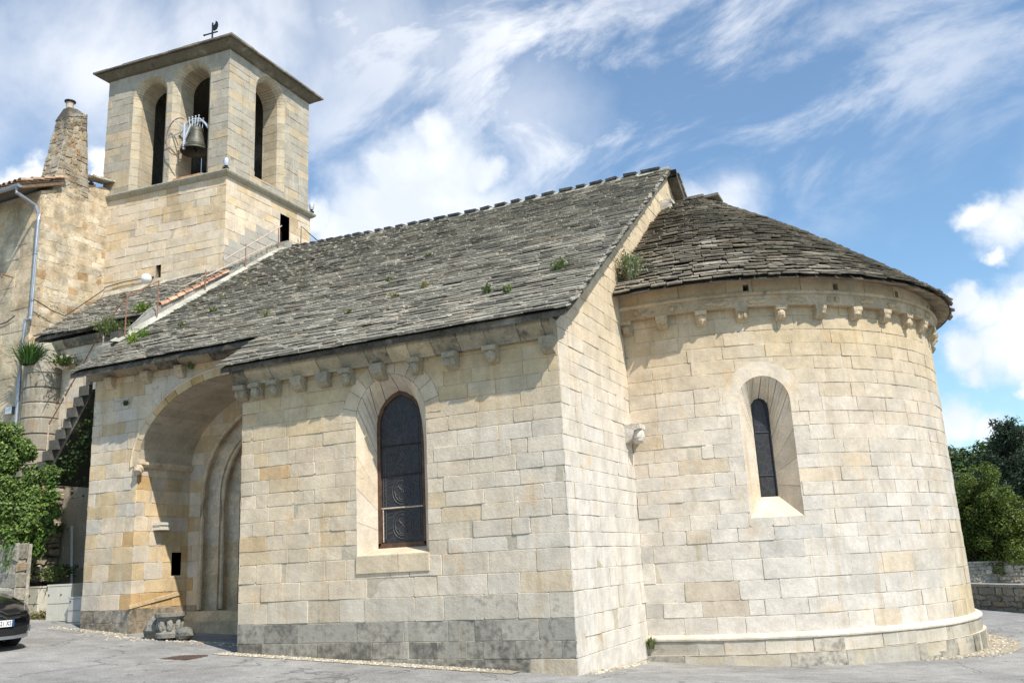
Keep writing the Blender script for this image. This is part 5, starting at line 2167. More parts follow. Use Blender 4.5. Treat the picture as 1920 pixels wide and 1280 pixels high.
a = Acc()
PT = lambda u, v, d: (u, 1.62 - d, v)
wc_ = [0.4, 0.95, 1.30, 1.62, 1.98, 2.22, 2.62]
masonry(a, PT, -20.5, -14.35, wc_, (0.35, 0.75), rubble_col((0.30, 0.28, 0.23), 0.3), seed=192, gap=0.02, rough=0.03, relief=0.025, mortar=(0.44, 0.40, 0.33), mort_d=-0.02, jit=0.06, cham=0.02, thick=0.4)
PT2 = lambda u, v, d: (-14.35 + d, 1.62 + u, v)
masonry(a, PT2, 0.0, 0.28, wc_, (0.3, 0.5), rubble_col((0.30, 0.28, 0.23), 0.35), seed=193, gap=0.02, rough=0.03, relief=0.02, mortar=(0.36, 0.33, 0.27), thick=0.3, mort_d=-0.02, jit=0.05, cham=0.02)
a.box(-20.5, -14.4, 1.7, 1.88, 0.4, 2.6, (0.3, 0.28, 0.22, 0.4))
tag(a.build('stone_wall', M['rubble']), 'low garden wall of large grey blocks with pale mortar behind the car', 'stone wall')
a = Acc()
tc_ = [1.74]
while tc_[-1] < 4.3:
    tc_.append(tc_[-1] + rg.uniform(0.12, 0.24))
PT3 = lambda u, v, d: (u, 2.75 - d, v)
masonry(a, PT3, -20.5, -16.0, tc_, (0.16, 0.42), rubble_col((0.42, 0.36, 0.25), 0.1), seed=194, gap=0.022, rough=0.03, relief=0.035, mortar=(0.13, 0.11, 0.085), mort_d=-0.05, jit=0.06, cham=0.025, thick=0.3)
PT4 = lambda u, v, d: (-16.0 + d, 2.75 + u, v)
masonry(a, PT4, 0.0, 1.3, tc_, (0.16, 0.42), rubble_col((0.42, 0.36, 0.25), 0.15), seed=195, gap=0.022, rough=0.03, relief=0.03, mortar=(0.13, 0.11, 0.085), mort_d=-0.05, jit=0.06, cham=0.025, thick=0.3)
a.box(-20.5, -16.1, 2.85, 4.0, 1.78, 4.35, (0.16, 0.14, 0.11, 0.4))
a.box(-20.5, -16.9, 3.0, 4.0, 0.4, 1.8, (0.03, 0.028, 0.025, 0.4))  # back of the recess painted near-black in place of its shade
tag(a.build('dry_stone_wall', M['rubble']), 'rough dry stone terrace wall above a dark recess, half hidden by ivy', 'stone wall')


def cabinet(name, x0, x1, y0, y1, z0, z1, label, doors, mat=None):
    t = thing(name, label, 'utility cabinet', ((x0 + x1) / 2, (y0 + y1) / 2, z0), 'utility cabinets left of the porch')
    g = Acc()
    g.box(x0, x1, y0 + 0.03, y1, z0 + 0.06, z1 - 0.03)
    g.build('casing', mat or M['plastic'], t)
    g = Acc()
    g.box(x0 - 0.015, x1 + 0.015, y0 + 0.0, y1 + 0.015, z1 - 0.03, z1 + 0.012)
    g.build('lid', mat or M['plastic'], t)
    g = Acc()
    g.box(x0 + 0.01, x1 - 0.01, y0 + 0.015, y1 - 0.02, z0 - 0.15, z0 + 0.06)
    g.build('base', mat or M['plastic'], t)
    w = (x1 - x0) / doors
    zm = lerp(z0, z1, 0.52)
    for k in range(doors):
        for (za, zb) in ((z0 + 0.08, zm - 0.008), (zm + 0.008, z1 - 0.045)):
            g = Acc()
            g.box(x0 + k * w + 0.012, x0 + (k + 1) * w - 0.012, y0, y0 + 0.032, za, zb)
            d_ = g.build('door', mat or M['plastic'], t)
            PINV[d_.name] = Matrix.Identity(4)
        g = Acc()
        g.lathe([(0.0, 0.0), (0.018, 0.0), (0.018, 0.012), (0.0, 0.014)], (x0 + k * w + 0.07, y0, zm + 0.2), n=10, M=Matrix.Rotation(R(90), 4, 'X'))
        g.build('lock', M['iron'], t)


cabinet('utility_cabinet', -14.86, -14.50, 2.35, 2.62, 0.80, 1.63, 'narrow cream utility cabinet standing alone in the dark recess', 1)
cabinet('utility_cabinet', -13.88, -13.08, 2.10, 2.50, 0.77, 1.65, 'wide cream utility cabinet with double doors', 2)
cabinet('utility_cabinet', -12.98, -12.52, 1.95, 2.3, 0.75, 1.36, 'low grey utility cabinet against the porch corner', 1, simple_mat('greyed_plastic', (0.47, 0.45, 0.40), 0.6, 0, 0.06, 4))
g = Acc()
p0 = on_plane(135, 985, 1, 3.98)
p1 = on_plane(134, 1095, 1, 3.98)
g.tube([p0, p1], 0.035, n=8)
tag(g.build('conduit', M['whiteplastic']), 'pale plastic conduit rising from the double cabinet up the chapel wall', 'pipe')

# porch things: carved stone, wall light
p = on_plane(318, 1192, 1, 1.15)
CP = thing('carved_capital', 'worn grey carved stone capital standing on a rough block by the porch pier', 'carved stone', p)
g = Acc()
rg = random.Random(201)
Mz = Matrix.Rotation(R(20), 4, 'Z')
g.lathe([(0.26, 0.0), (0.27, 0.08), (0.20, 0.14), (0.19, 0.28), (0.25, 0.36), (0.30, 0.40), (0.30, 0.46), (0.0, 0.47)], p + Vector((0, 0, -0.02)), (0.28, 0.265, 0.23, 0.4), 14)
for k in range(8):
    an = 2 * math.pi * k / 8
    X = Vector((math.cos(an), math.sin(an), 0))
    carve_blob(g, p + X * 0.215 + Vector((0, 0, 0.22)), 0.085, 0.6, 0.8, 1.4, (0.31, 0.29, 0.25, 0.35), rg, X, Vector((-X.y, X.x, 0)), zz_, 6, 7)
g.build('capital', M['carved'], CP)
g = Acc()
carve_blob(g, p + Vector((-0.42, 0.1, 0.12)), 0.36, 0.85, 0.7, 0.8, (0.28, 0.265, 0.23, 0.45), rg, Vector((1, 0, 0)), Vector((0, 1, 0)), zz_, 8, 11)
carve_blob(g, p + Vector((0.32, 0.05, 0.04)), 0.22, 1.1, 0.8, 0.6, (0.26, 0.25, 0.22, 0.5), rg, Vector((1, 0, 0)), Vector((0, 1, 0)), zz_, 7, 9)
g.build('rough_block', M['rubble'], CP)
p = Vector((XJ, 2.15, 2.80))
WL = thing('wall_light', 'small pale box light fixed high on the porch jamb', 'wall light', p)
g = Acc()
g.box(XJ + 0.0, XJ + 0.24, 1.98, 2.32, 2.80, 2.86)
g.build('cover', M['plastic'], WL)
g = Acc()
g.box(XJ + 0.0, XJ + 0.22, 2.0, 2.30, 2.70, 2.798)
g.build('casing', M['plastic'], WL)

# cast cover in the road
p = on_plane(342, 1229, 2, gz(-7.2, -0.8))
g = Acc()
Mx = Matrix.Translation((p.x, p.y, gz(p.x, p.y) + 0.006)) @ Matrix.Rotation(R(8), 4, 'Z')
g.box(-0.30, 0.30, -0.28, 0.28, -0.02, 0.004, (0.1, 0.08, 0.06), Mx)
for i in range(6):
    for j in range(6):
        g.box(-0.26 + i * 0.09, -0.20 + i * 0.09, -0.25 + j * 0.09, -0.19 + j * 0.09, 0.004, 0.009, (0.1, 0.08, 0.06), Mx)
tag(g.build('manhole_cover', M['cast']), 'brown square cast iron cover set in the asphalt before the porch', 'manhole cover')

# pebbles along the foot of the walls
g = Acc()
rg = random.Random(211)


def pebble(x, y_, r, c):
    z_ = gz(x, y_)
    V = []
    hz = r * rg.uniform(0.45, 0.8)
    an = rg.uniform(0, 6.28)
    for k in range(6):
        t = an + 2 * math.pi * k / 6
        rr = r * rg.uniform(0.8, 1.15)
        V.append((x + rr * math.cos(t), y_ + rr * math.sin(t), z_ - 0.01))
        V.append((x + rr * 0.75 * math.cos(t), y_ + rr * 0.75 * math.sin(t), z_ + hz * 0.75))
    V.append((x, y_, z_ + hz))
    F = []
    for k in range(6):
        j = (k + 1) % 6
        F += [(2 * k, 2 * j, 2 * j + 1, 2 * k + 1), (2 * k + 1, 2 * j + 1, 12)]
    g.add(V, F, (*c, 0))


PEB = [(0.47, 0.41, 0.31), (0.54, 0.48, 0.38), (0.40, 0.33, 0.24), (0.33, 0.28, 0.21)]
for i in range(40):          # mortar bed of the pebbles
    xa, xb = -6.6 + 0.142 * i, -6.6 + 0.142 * (i + 1)
    za, zb = gz(xa, -0.15) + 0.006, gz(xb, -0.15) + 0.006
    wa = 0.33 + 0.02 * math.sin(i * 1.7)
    g.add([(xa, 0.0, za), (xb, 0.0, zb), (xb, -wa, zb), (xa, -wa, za)], [(0, 1, 2, 3)], (0.30, 0.26, 0.19, 0))
for i in range(36):
    t0, t1 = R(56 + 2 * i), R(58 + 2 * i)
    w0, w1 = 0.5 * clamp(i / 8), 0.5 * clamp((i + 1) / 8)
    q_ = [(ACX + r_ * math.sin(t_), ACY - r_ * math.cos(t_)) for r_, t_ in ((5.0, t0), (5.0, t1), (5.1 + w1, t1), (5.1 + w0, t0))]
    g.add([(x_, y_, gz(x_, y_) + 0.006) for x_, y_ in q_], [(0, 1, 2, 3)], (0.33, 0.285, 0.21, 0))
for i in range(115):
    for j in range(5):
        x = -6.55 + 0.048 * i + rg.uniform(-0.012, 0.012)
        y_ = -0.05 - 0.058 * j + rg.uniform(-0.012, 0.012)
        if x < -0.95 - 0.15 * j:
            pebble(x, y_, rg.uniform(0.022, 0.032), vary(PEB[rg.choice((0, 0, 1, 1, 2, 3))], rg, 0.15))
for i in range(420):
    x = rg.uniform(-12.6, -6.6)
    y_ = 1.42 - abs(rg.gauss(0, 0.17)) - (0.0 if x < -10.5 else 0.25)
    pebble(x, y_, rg.uniform(0.016, 0.034), vary(PEB[rg.randrange(4)], rg, 0.2))
for i in range(700):
    an = R(rg.uniform(50, 125))
    r = 5.10 + abs(rg.gauss(0, 0.20)) * clamp((math.degrees(an) - 48) / 16)
    pebble(ACX + r * math.sin(an), ACY - r * math.cos(an), rg.uniform(0.018, 0.036), vary(PEB[rg.randrange(4)], rg, 0.2))
for i in range(60):
    pebble(rg.uniform(0.03, 0.16), rg.uniform(0.3, 3.2), rg.uniform(0.02, 0.05), vary(PEB[rg.randrange(3)], rg, 0.2))
o_ = g.build('pebble_edging', M['pebble'])
o_['kind'] = 'stuff'

# ------------------------------------------------------------------ plants
GREENS = [(0.14, 0.18, 0.07), (0.17, 0.21, 0.08), (0.12, 0.15, 0.06), (0.21, 0.23, 0.11)]


def leaf(acc, p, nrm, size, col, rg, ratio=0.7):
    t = nrm.cross(Vector((rg.uniform(-1, 1), rg.uniform(-1, 1), rg.uniform(-1, 1))))
    if t.length < 1e-4:
        return
    t.normalize()
    b = nrm.cross(t)
    h = size
    w = size * ratio
    acc.add([p - t * h, p + b * w * 0.9 - t * h * 0.1 + nrm * h * 0.15, p + t * h, p - b * w * 0.9 - t * h * 0.1 + nrm * h * 0.15], [(0, 1, 2), (0, 2, 3)], (*col, 0))


def tuft(name, p, h, n, label, cat, group=None, spread=0.5, cols=None, wide=0.012, rg=None, broad=False):
    rg = rg or rnd
    acc = Acc()
    p = Vector(p)
    for i in range(n):
        an = rg.uniform(0, 2 * math.pi)
        lean = abs(rg.gauss(0, spread))
        hh = h * rg.uniform(0.5, 1.0)
        d = Vector((math.cos(an), math.sin(an), 0))
        b0 = p + d * rg.uniform(0, 0.35 * h * spread)
        b1 = b0 + d * lean * hh * 0.45 + zz_ * hh * 0.65
        b2 = b0 + d * lean * hh + zz_ * hh * (1.0 - 0.25 * lean)
        s = Vector((-d.y, d.x, 0)) * wide * rg.uniform(0.7, 1.3)
        c = vary((cols or GREENS)[rg.randrange(len(cols or GREENS))], rg, 0.2)
        acc.add([b0 - s, b0 + s, b1 + s, b1 - s, b2], [(0, 1, 2, 3), (3, 2, 4)], (*c, 0))
        if broad:
            for q in range(5):
                f = rg.uniform(0.25, 1.0)
                leaf(acc, b0.lerp(b2, f) + Vector([rg.uniform(-1, 1) * 0.25 * h * 0.3 for _ in range(3)]), Vector((rg.uniform(-1, 1), rg.uniform(-1, 1), rg.uniform(0, 1.3))).normalized(), 0.028 * rg.uniform(0.7, 1.4), c, rg)
    return tag(acc.build(name, M['leaf'], fix=False), label, cat, group)


def roof_pt(u, v):
    """where pixel u,v of the photograph meets the nave roof plane"""
    d = ray(u, v)
    o = Vector(CAM_POS)
    n_ = Vector((0, -RK, 1))
    return o + d * ((5.37 + RK * 0.35 - n_.dot(o)) / n_.dot(d))


rg = random.Random(221)
DRY = [(0.30, 0.24, 0.12), (0.22, 0.22, 0.08), (0.16, 0.22, 0.06), (0.34, 0.27, 0.17)]
WG = 'weeds growing on the nave roof'
for (u_, v_, h, n, lab, cols) in (
        (247, 652, 0.62, 46, 'tallest yellow-green weed on the low left end of the roof beside a rusty post', [(0.24, 0.30, 0.06), (0.18, 0.27, 0.05), (0.30, 0.33, 0.10)]),
        (268, 640, 0.45, 50, 'bushy bright green weed just right of the tallest roof weed', [(0.14, 0.25, 0.05), (0.18, 0.29, 0.06)]),
        (340, 620, 0.30, 30, 'low green weed at the foot of the grey parapet on the roof', None),
        (402, 594, 0.35, 44, 'spreading green weed on the roof below the tile coping', None),
        (418, 568, 0.40, 26, 'thin upright weed on the roof just below the upper tile coping', DRY),
        (466, 545, 0.34, 40, 'dark dry weed on the roof beside the parapet', DRY),
        (500, 600, 0.28, 26, 'small weed in mid-roof above the step of the eaves', None),
        (562, 518, 0.25, 24, 'faint green weed high on the left part of the roof', None),
        (655, 594, 0.22, 20, 'tiny green weed low on the roof above the pointed window', None),
        (800, 488, 0.22, 26, 'small green weed in the upper middle of the roof', None),
        (728, 534, 0.26, 24, 'small olive weed in the middle of the roof left of a pinkish one', None),
        (795, 546, 0.30, 30, 'pinkish dry weed with a green foot in the middle of the roof', DRY),
        (740, 565, 0.22, 18, 'small reddish weed below the middle of the roof', DRY),
        (914, 558, 0.34, 44, 'dense green weed low on the roof, left of a matching pair', [(0.15, 0.19, 0.10), (0.18, 0.21, 0.11)]),
        (952, 556, 0.28, 44, 'dense green weed low on the roof, right of a matching pair', [(0.15, 0.20, 0.09), (0.19, 0.23, 0.10)]),
        (1048, 515, 0.40, 40, 'tall green weed on the roof nearest the gable edge', [(0.15, 0.20, 0.08), (0.19, 0.23, 0.10)])):
    p = roof_pt(u_, v_) + Vector((0, 0, 0.05))
    tuft('roof_weed', p, h * 0.66, int(n * 0.7), lab, 'weed', WG, 0.45, cols, 0.011, rg, True)
# plants elsewhere
tuft('gable_plant', on_plane(1183, 528, 0, 0.25), 0.68, 130, 'grey-green flowering plant in the corner between gable and apse roof', 'plant', None, 0.5, [(0.16, 0.22, 0.11), (0.20, 0.25, 0.13), (0.30, 0.26, 0.22)], 0.012, rg, True)
tuft('grass_tuft', Vector((-16.95, 3.40, 7.55)), 0.75, 420, 'thick green grass tuft on top of the round buttress', 'grass tuft', None, 0.75, [(0.06, 0.13, 0.03), (0.09, 0.18, 0.04), (0.05, 0.10, 0.03)], 0.011, rg)
tuft('eave_plant', Vector((-16.0, 3.75, 7.45)), 0.4, 90, 'dark green plant hanging below the chapel eave', 'plant', None, 0.9, [(0.06, 0.10, 0.03), (0.10, 0.14, 0.03)], 0.012, rg, True)
tuft('chapel_roof_plant', Vector((-13.35, 3.95, 8.55)), 0.35, 80, 'rounded yellow-green plant on the eave of the chapel roof', 'plant', None, 0.8, [(0.18, 0.24, 0.05), (0.14, 0.20, 0.04)], 0.012, rg, True)
tuft('stair_plant', Vector((-12.85, 2.5, 7.55)), 0.55, 110, 'green plant at the head of the outside stair', 'plant', None, 0.7, None, 0.012, rg, True)
tuft('wall_weed', on_plane(98, 1090, 1, 2.7), 0.5, 140, 'feathery green weed above the wide cabinet', 'weed', None, 0.8, None, 0.012, rg, True)
tuft('wall_weed', on_plane(122, 1082, 1, 3.9), 0.4, 70, 'small dark green weed on the chapel wall beside the conduit', 'weed', None, 0.8, [(0.05, 0.09, 0.03)], 0.012, rg, True)
tuft('wall_weed', on_plane(104, 1000, 1, 3.9), 0.35, 70, 'green weed sprouting from the chapel wall below the ivy', 'weed', None, 0.8, None, 0.012, rg, True)
tuft('ground_weed', Vector((-14.2, 2.2, 0.84)), 0.3, 120, 'dry low weeds between the two taller cabinets', 'weed', None, 0.9, DRY, 0.012, rg, True)
tuft('porch_weed', Vector(PP(-11.0, 5.45, 0.02)), 0.16, 40, 'small dark weed in the porch wall above the arch', 'weed', None, 0.9, [(0.06, 0.08, 0.03)], 0.01, rg)
tuft('porch_weed', Vector(PP(-9.1, 6.02, 0.03)), 0.2, 40, 'green weed under the porch eave near the top of the arch', 'weed', None, 0.9, None, 0.01, rg)
tuft('apse_weed', Vector((0.10, 3.35, 0.02)), 0.25, 60, 'small green weed in the corner at the foot of gable and apse', 'weed', None, 0.5, None, 0.012, rg)

# ivy over the terrace wall
IV = Acc()
rg = random.Random(231)
clumps = []
for (u_, v_, r, dep, dk) in ((8, 815, 46, 2.2, 0), (48, 842, 36, 2.4, 0), (18, 872, 40, 2.2, 0.5), (62, 895, 34, 2.35, 0.25), (92, 878, 24, 2.45, 0), (18, 925, 40, 2.0, 0.2), (60, 940, 38, 2.2, 0), (95, 930, 26, 2.5, 0.3),
                          (14, 965, 42, 1.75, 0), (52, 980, 34, 2.0, 0), (84, 975, 30, 2.3, 0.15), (70, 1015, 22, 2.4, 0.1), (30, 1000, 26, 1.7, 0), (104, 955, 20, 2.6, 0.2), (-40, 900, 70, 2.2, 0.2), (-40, 980, 50, 1.9, 0.1), (112, 885, 16, 2.5, 0.3)):
    c = on_plane(u_ - 4, v_ + 4, 1, dep)
    rr = r / 86.0
    lobes = []
    for q in range(17):
        d = Vector((rg.gauss(0, 1), rg.gauss(0, 1) - 0.4, rg.gauss(0, 1))).normalized()
        lobes.append((c + Vector((d.x * rr * 0.85, d.y * rr * 0.45, d.z * rr * 0.85)) * rg.uniform(0.4, 1.0), rr * rg.uniform(0.25, 0.5)))
    for (lc_, lr) in lobes:
        for k in range(int(3600 * lr * lr) + 60):
            d = Vector((rg.gauss(0, 1), rg.gauss(0, 1), rg.gauss(0, 1))).normalized()
            p = lc_ + Vector((d.x * lr * 1.1, d.y * lr * 0.8, d.z * lr * 0.85)) * rg.uniform(0.7, 1.15)
            nn = (d * 0.7 + Vector((rg.uniform(-.8, .8), rg.uniform(-.9, .3), rg.uniform(-.2, 1.0)))).normalized()
            gcol = vary(lc((0.04, 0.085, 0.014), (0.24, 0.32, 0.075), rg.random() ** 1.5), rg, 0.25)
            leaf(IV, p, nn, rg.uniform(0.024, 0.046), gcol, rg, 0.85)
        # a few trailing shoots
        if rg.random() < 0.4:
            b0 = lc_ - Vector((0, lr * 0.6, lr * 0.5))
            for k in range(14):
                p = b0 + Vector((rg.gauss(0, 0.04), rg.gauss(0, 0.03), -k * 0.045))
                leaf(IV, p, Vector((rg.uniform(-.5, .5), -1, rg.uniform(0, .8))).normalized(), rg.uniform(0.03, 0.05), vary((0.12, 0.21, 0.04), rg, 0.25), rg, 0.85)
tag(IV.build('ivy', M['leaf'], fix=False), 'dense bright green ivy spilling over the terrace wall left of the stair', 'ivy')
IV = Acc()
for k in range(700):
    t = rg.random()
    p = Vector((lerp(-14.4, -12.3, t) + rg.uniform(-.25, .25), 2.36 + rg.uniform(-0.05, 0.7), lerp(4.35, 6.9, t) - abs(rg.gauss(0.1, 0.32))))
    leaf(IV, p, Vector((rg.uniform(-1, 1), rg.uniform(-1, 0.2), rg.uniform(-1, 1))).normalized(), rg.uniform(0.03, 0.055), vary((0.045, 0.085, 0.02), rg, 0.3), rg, 0.8)
tag(IV.build('creeper', M['leaf'], fix=False), 'dark creeper hanging in the shade under the outside stair', 'creeper')

# ------------------------------------------------------------------ background on the right
rg = random.Random(241)


def far_wall(name, P0, P1, z0, h, label, base, st, seed):
    A, B = Vector(P0), Vector(P1)
    P_, l_ = frame2(A, B)
    a = Acc()
    cs = [z0]
    r2 = random.Random(seed)
    while cs[-1] < z0 + h - 0.12:
        cs.append(cs[-1] + r2.uniform(0.10, 0.22))
    cs[-1] = z0 + h
    masonry(a, P_, 0.0, l_, cs, (0.18, 0.55), rubble_col(base, st), seed=seed, gap=0.02, rough=0.03, relief=0.03, mortar=lc(base, (0.2, 0.18, 0.15), 0.5), mort_d=-0.03, jit=0.05, cham=0.02, thick=0.3)
    V = []
    for (u, d) in ((0, 0.03), (l_, 0.03), (l_, -0.45), (0, -0.45)):
        V.append(P_(u, z0 + h, d))
    for (u, d) in ((0, 0.03), (l_, 0.03), (l_, -0.45), (0, -0.45)):
        V.append(P_(u, z0 + h + 0.08, d))
    a.add(V, [(4, 5, 6, 7), (0, 1, 5, 4), (1, 2, 6, 5), (2, 3, 7, 6), (3, 0, 4, 7)], (*lc(base, (0.45, 0.42, 0.36), 0.5), st))
    V2 = [P_(0, z0 - 0.4, -0.4), P_(l_, z0 - 0.4, -0.4), P_(l_, z0 + h, -0.4), P_(0, z0 + h, -0.4)]
    a.add(V2, [(0, 1, 2, 3)], (*base, st))
    return tag(a.build(name, M['rubble']), label, 'stone wall')


far_wall('parapet_wall', (4.2, 22.2), (12.5, 9.6), -0.9, 1.10, 'dark shaded stone parapet along the bend of the road right of the apse', (0.26, 0.24, 0.20), 0.35, 242)
far_wall('parapet_wall', (2.0, 36.0), (26.0, 36.5), -1.6, 2.15, 'pale sunlit rubble wall behind the dark parapet and below the trees', (0.44, 0.41, 0.35), 0.0, 243)


def tree(name, base, h, trunk_r, crowns, leafn, lsize, cols, label, cat='tree', group=None, seed=1, drop=0.0):
    r2 = random.Random(seed)
    t = thing(name, label, cat, base, group)
    b = Vector(base)
    g = Acc()
    top = b + Vector((0.1, 0, h * 0.75))
    g.tube([b - zz_ * 0.3, b.lerp(top, 0.4), top], [trunk_r, trunk_r * 0.7, trunk_r * 0.25], (0.1, 0.08, 0.06), 8)
    for (c, r) in crowns[::4] if len(crowns) > 40 else crowns:
        g.tube([b.lerp(top, r2.uniform(0.25, 0.6)), b + Vector(c)], [trunk_r * 0.4, trunk_r * 0.1], (0.1, 0.08, 0.06), 5)
    g.build('trunk', M['bark'], t)
    g = Acc()
    for (c, r) in crowns:
        cc = b + Vector(c)
        n = int(leafn * r * r)
        shade = r2.uniform(0.75, 1.2)
        for k in range(n):
            d = Vector((r2.gauss(0, 1), r2.gauss(0, 1), r2.gauss(0, 1))).normalized()
            q = r2.uniform(0.55, 1.05) + (0.1 if r2.random() < 0.1 else 0)
            p = cc + Vector((d.x * r, d.y * r, d.z * r * 0.9)) * q
            nn = (d * 0.8 + Vector((r2.uniform(-.8, .8), r2.uniform(-.8, .8), r2.uniform(-.4, 1)))).normalized()
            leaf(g, p, nn, lsize * r2.uniform(0.6, 1.3), vary(lc(cols[0], cols[1], r2.random()), r2, 0.15 * shade), r2, 0.7)
    g.build('crown', M['leaf'], t, fix=False)
    return t


def far(u, v, dist):
    return Vector(CAM_POS) + ray(u, v) * dist


# round bushy tree
c0 = far(1850, 990, 50)
crowns = []
r2 = random.Random(251)
big = [(1850, 945, 1.6), (1815, 965, 1.4), (1885, 985, 1.5), (1835, 910, 1.0), (1800, 925, 1.0), (1870, 940, 1.2), (1810, 1005, 1.4), (1855, 1010, 1.5), (1905, 1020, 1.4), (1925, 1005, 1.2), (1790, 960, 1.1), (1830, 1030, 1.3), (1880, 1035, 1.3), (1780, 1010, 1.2)]
for (u_, v_, r) in big:
    c_ = far(u_, v_, 50 + r2.uniform(-1.2, 1.0)) - Vector((c0.x, c0.y, -1.8))
    for q in range(15):
        d_ = Vector((r2.gauss(0, 1), r2.gauss(0, 1), r2.gauss(0, 1))).normalized() * r * r2.uniform(0.3, 1.0)
        crowns.append((tuple(c_ + d_), r * r2.uniform(0.22, 0.42)))
tree('broadleaf_tree', (c0.x, c0.y, -1.8), 5.5, 0.22, crowns, 1500, 0.06, ((0.045, 0.075, 0.010), (0.15, 0.185, 0.03)), 'rounded olive-green tree behind the pale wall', seed=252)
# dark conifer
c1 = far(1925, 1000, 66)
t = thing('conifer', 'dark blue-green conifer with upswept branches at the right edge', 'tree', (c1.x, c1.y, -2.0))
b = Vector((c1.x, c1.y, -2.0))
g = Acc()
HC = 10.9
g.tube([b, b + zz_ * HC * 0.5, b + zz_ * HC], [0.3, 0.18, 0.03], n=7)
gl = Acc()
r2 = random.Random(253)
for k in range(230):
    f = r2.uniform(0.08, 1.0)
    an = r2.uniform(0, 2 * math.pi)
    ln = (1 - f) * 4.8 + 0.45 + r2.uniform(-0.3, 0.4)
    d = Vector((math.cos(an), math.sin(an), 0))
    a0_ = b + zz_ * HC * f
    a1_ = a0_ + d * ln * 0.6 + zz_ * ln * 0.15
    a2_ = a0_ + d * ln + zz_ * ln * 0.50
    g.tube([a0_, a1_, a2_], [0.05, 0.03, 0.01], n=4)
    for q in range(int(60 * ln / 2) + 14):
        ff = r2.uniform(0.15, 1.0)
        p = a0_.lerp(a1_, ff * 2) if ff < 0.5 else a1_.lerp(a2_, ff * 2 - 1)
        p = p + Vector((r2.gauss(0, .16), r2.gauss(0, .16), r2.gauss(0, .13)))
        leaf(gl, p, Vector((r2.uniform(-1, 1), r2.uniform(-1, 1), r2.uniform(-.2, 1))).normalized(), r2.uniform(0.09, 0.2), vary(lc((0.018, 0.035, 0.02), (0.04, 0.065, 0.035), r2.random()), r2, 0.2), r2, 0.35)
g.build('trunk', M['bark'], t)
gl.build('crown', M['leaf'], t, fix=False)
# wooded hill
hx0, hx1 = far(1500, 1000, 150), far(2250, 1000, 150)
V, F = [], []
nx, ny = 24, 8
hd = (hx1 - hx0)
hd.z = 0
back = Vector((-hd.y, hd.x, 0)).normalized()
r2 = random.Random(261)


def hill_h(s, t):
    return -3 + 22.5 * sstep(t, 0.0, 0.7) * (0.95 + 0.10 * math.sin(s * 9) + 0.05 * math.sin(s * 23)) * (0.85 + 0.3 * s * 0.4)


for i in range(nx + 1):
    for j in range(ny + 1):
        s, t_ = i / nx, j / ny
        p = hx0 + hd * s + back * (t_ * 70 - 20)
        V.append((p.x, p.y, hill_h(s, t_)))
for i in range(nx):
    for j in range(ny):
        F.append((i * (ny + 1) + j, (i + 1) * (ny + 1) + j, (i + 1) * (ny + 1) + j + 1, i * (ny + 1) + j + 1))
g = Acc()
g.add(V, F, (0.05, 0.06, 0.03))
structure(g.build('hill', M['dirt'], smooth_=True))
g = Acc()
for k in range(420):
    s, t_ = r2.uniform(0.2, 0.9), r2.uniform(0.0, 0.8)
    p = hx0 + hd * s + back * (t_ * 70 - 20)
    p.z = hill_h(s, t_)
    rr = r2.uniform(1.2, 2.3)
    pine = r2.random() < 0.45
    cc = lc((0.02, 0.04, 0.018), (0.035, 0.06, 0.025), r2.random()) if pine else lc((0.045, 0.085, 0.02), (0.085, 0.13, 0.035), r2.random())
    for q in range(95):
        d = Vector((r2.gauss(0, 1), r2.gauss(0, 1), r2.gauss(0, 1))).normalized()
        leaf(g, p + Vector((d.x * rr, d.y * rr, rr * 0.9 + d.z * rr * 1.05)) * 1.0 if False else p + Vector((d.x * rr, d.y * rr, rr * 0.9 + d.z * rr * 1.05)), (d + Vector((0, 0, 0.3))).normalized(), r2.uniform(0.22, 0.45), vary(cc, r2, 0.25), r2, 0.8)
o_ = g.build('hillside_wood', M['leaf'], fix=False)
o_['kind'] = 'stuff'

# ------------------------------------------------------------------ parked car
CX, CY = -10.06, -1.82
CAR = thing('parked_car', 'dark grey hatchback parked nose outward at the left edge of the square', 'car', (CX, CY, gz(CX, CY)))
CAR.rotation_euler = (0, R(1.5), R(1))
CM = Matrix.Translation((CX, CY, gz(CX, CY))) @ Matrix.Rotation(R(1), 4, 'Z') @ Matrix.Rotation(R(1.5), 4, 'Y')
PINV[CAR.name] = Matrix.Identity(4)


def loft(acc, stations, col=(0, 0, 0)):
    """stations: (x, [(y, z) from bottom centre outwards and up to top centre])"""
    k = len(stations[0][1])
    V, F = [], []
    for (x, half) in stations:
        for (y_, z_) in half:
            V.append((x - 0.30 * (abs(y_) / 0.9) ** 3 if x > -0.6 else x, y_, z_))
        for (y_, z_) in half[::-1]:
            V.append((x - 0.30 * (abs(y_) / 0.9) ** 3 if x > -0.6 else x, -y_, z_))
    n = 2 * k
    for i in range(len(stations) - 1):
        for j in range(n):
            F.append((i * n + j, i * n + (j + 1) % n, (i + 1) * n + (j + 1) % n, (i + 1) * n + j))
    F.append(tuple(range(n)))
    F.append(tuple(range((len(stations) - 1) * n, len(stations) * n))[::-1])
    acc.add(V, F, col)


def sec(w, zb, zm, zt):
    return [(0.0, zb), (w * 0.80, zb), (w * 0.96, zb + 0.07), (w, zb + 0.22), (w * 1.0, zm), (w * 0.955, lerp(zm, zt, 0.55)), (w * 0.84, lerp(zm, zt, 0.88)), (w * 0.45, zt), (0.0, zt + 0.015)]


def car_part(acc, name, mat, smooth_=True, parent=None):
    o = acc.build(name, mat, parent or CAR, smooth_=smooth_)
    o.matrix_parent_inverse = Matrix.Identity(4)
    PINV[o.name] = Matrix.Identity(4)
    if smooth_ and hasattr(o.data, 'set_sharp_from_angle'):
        o.data.set_sharp_from_angle(angle=R(38))
    return o


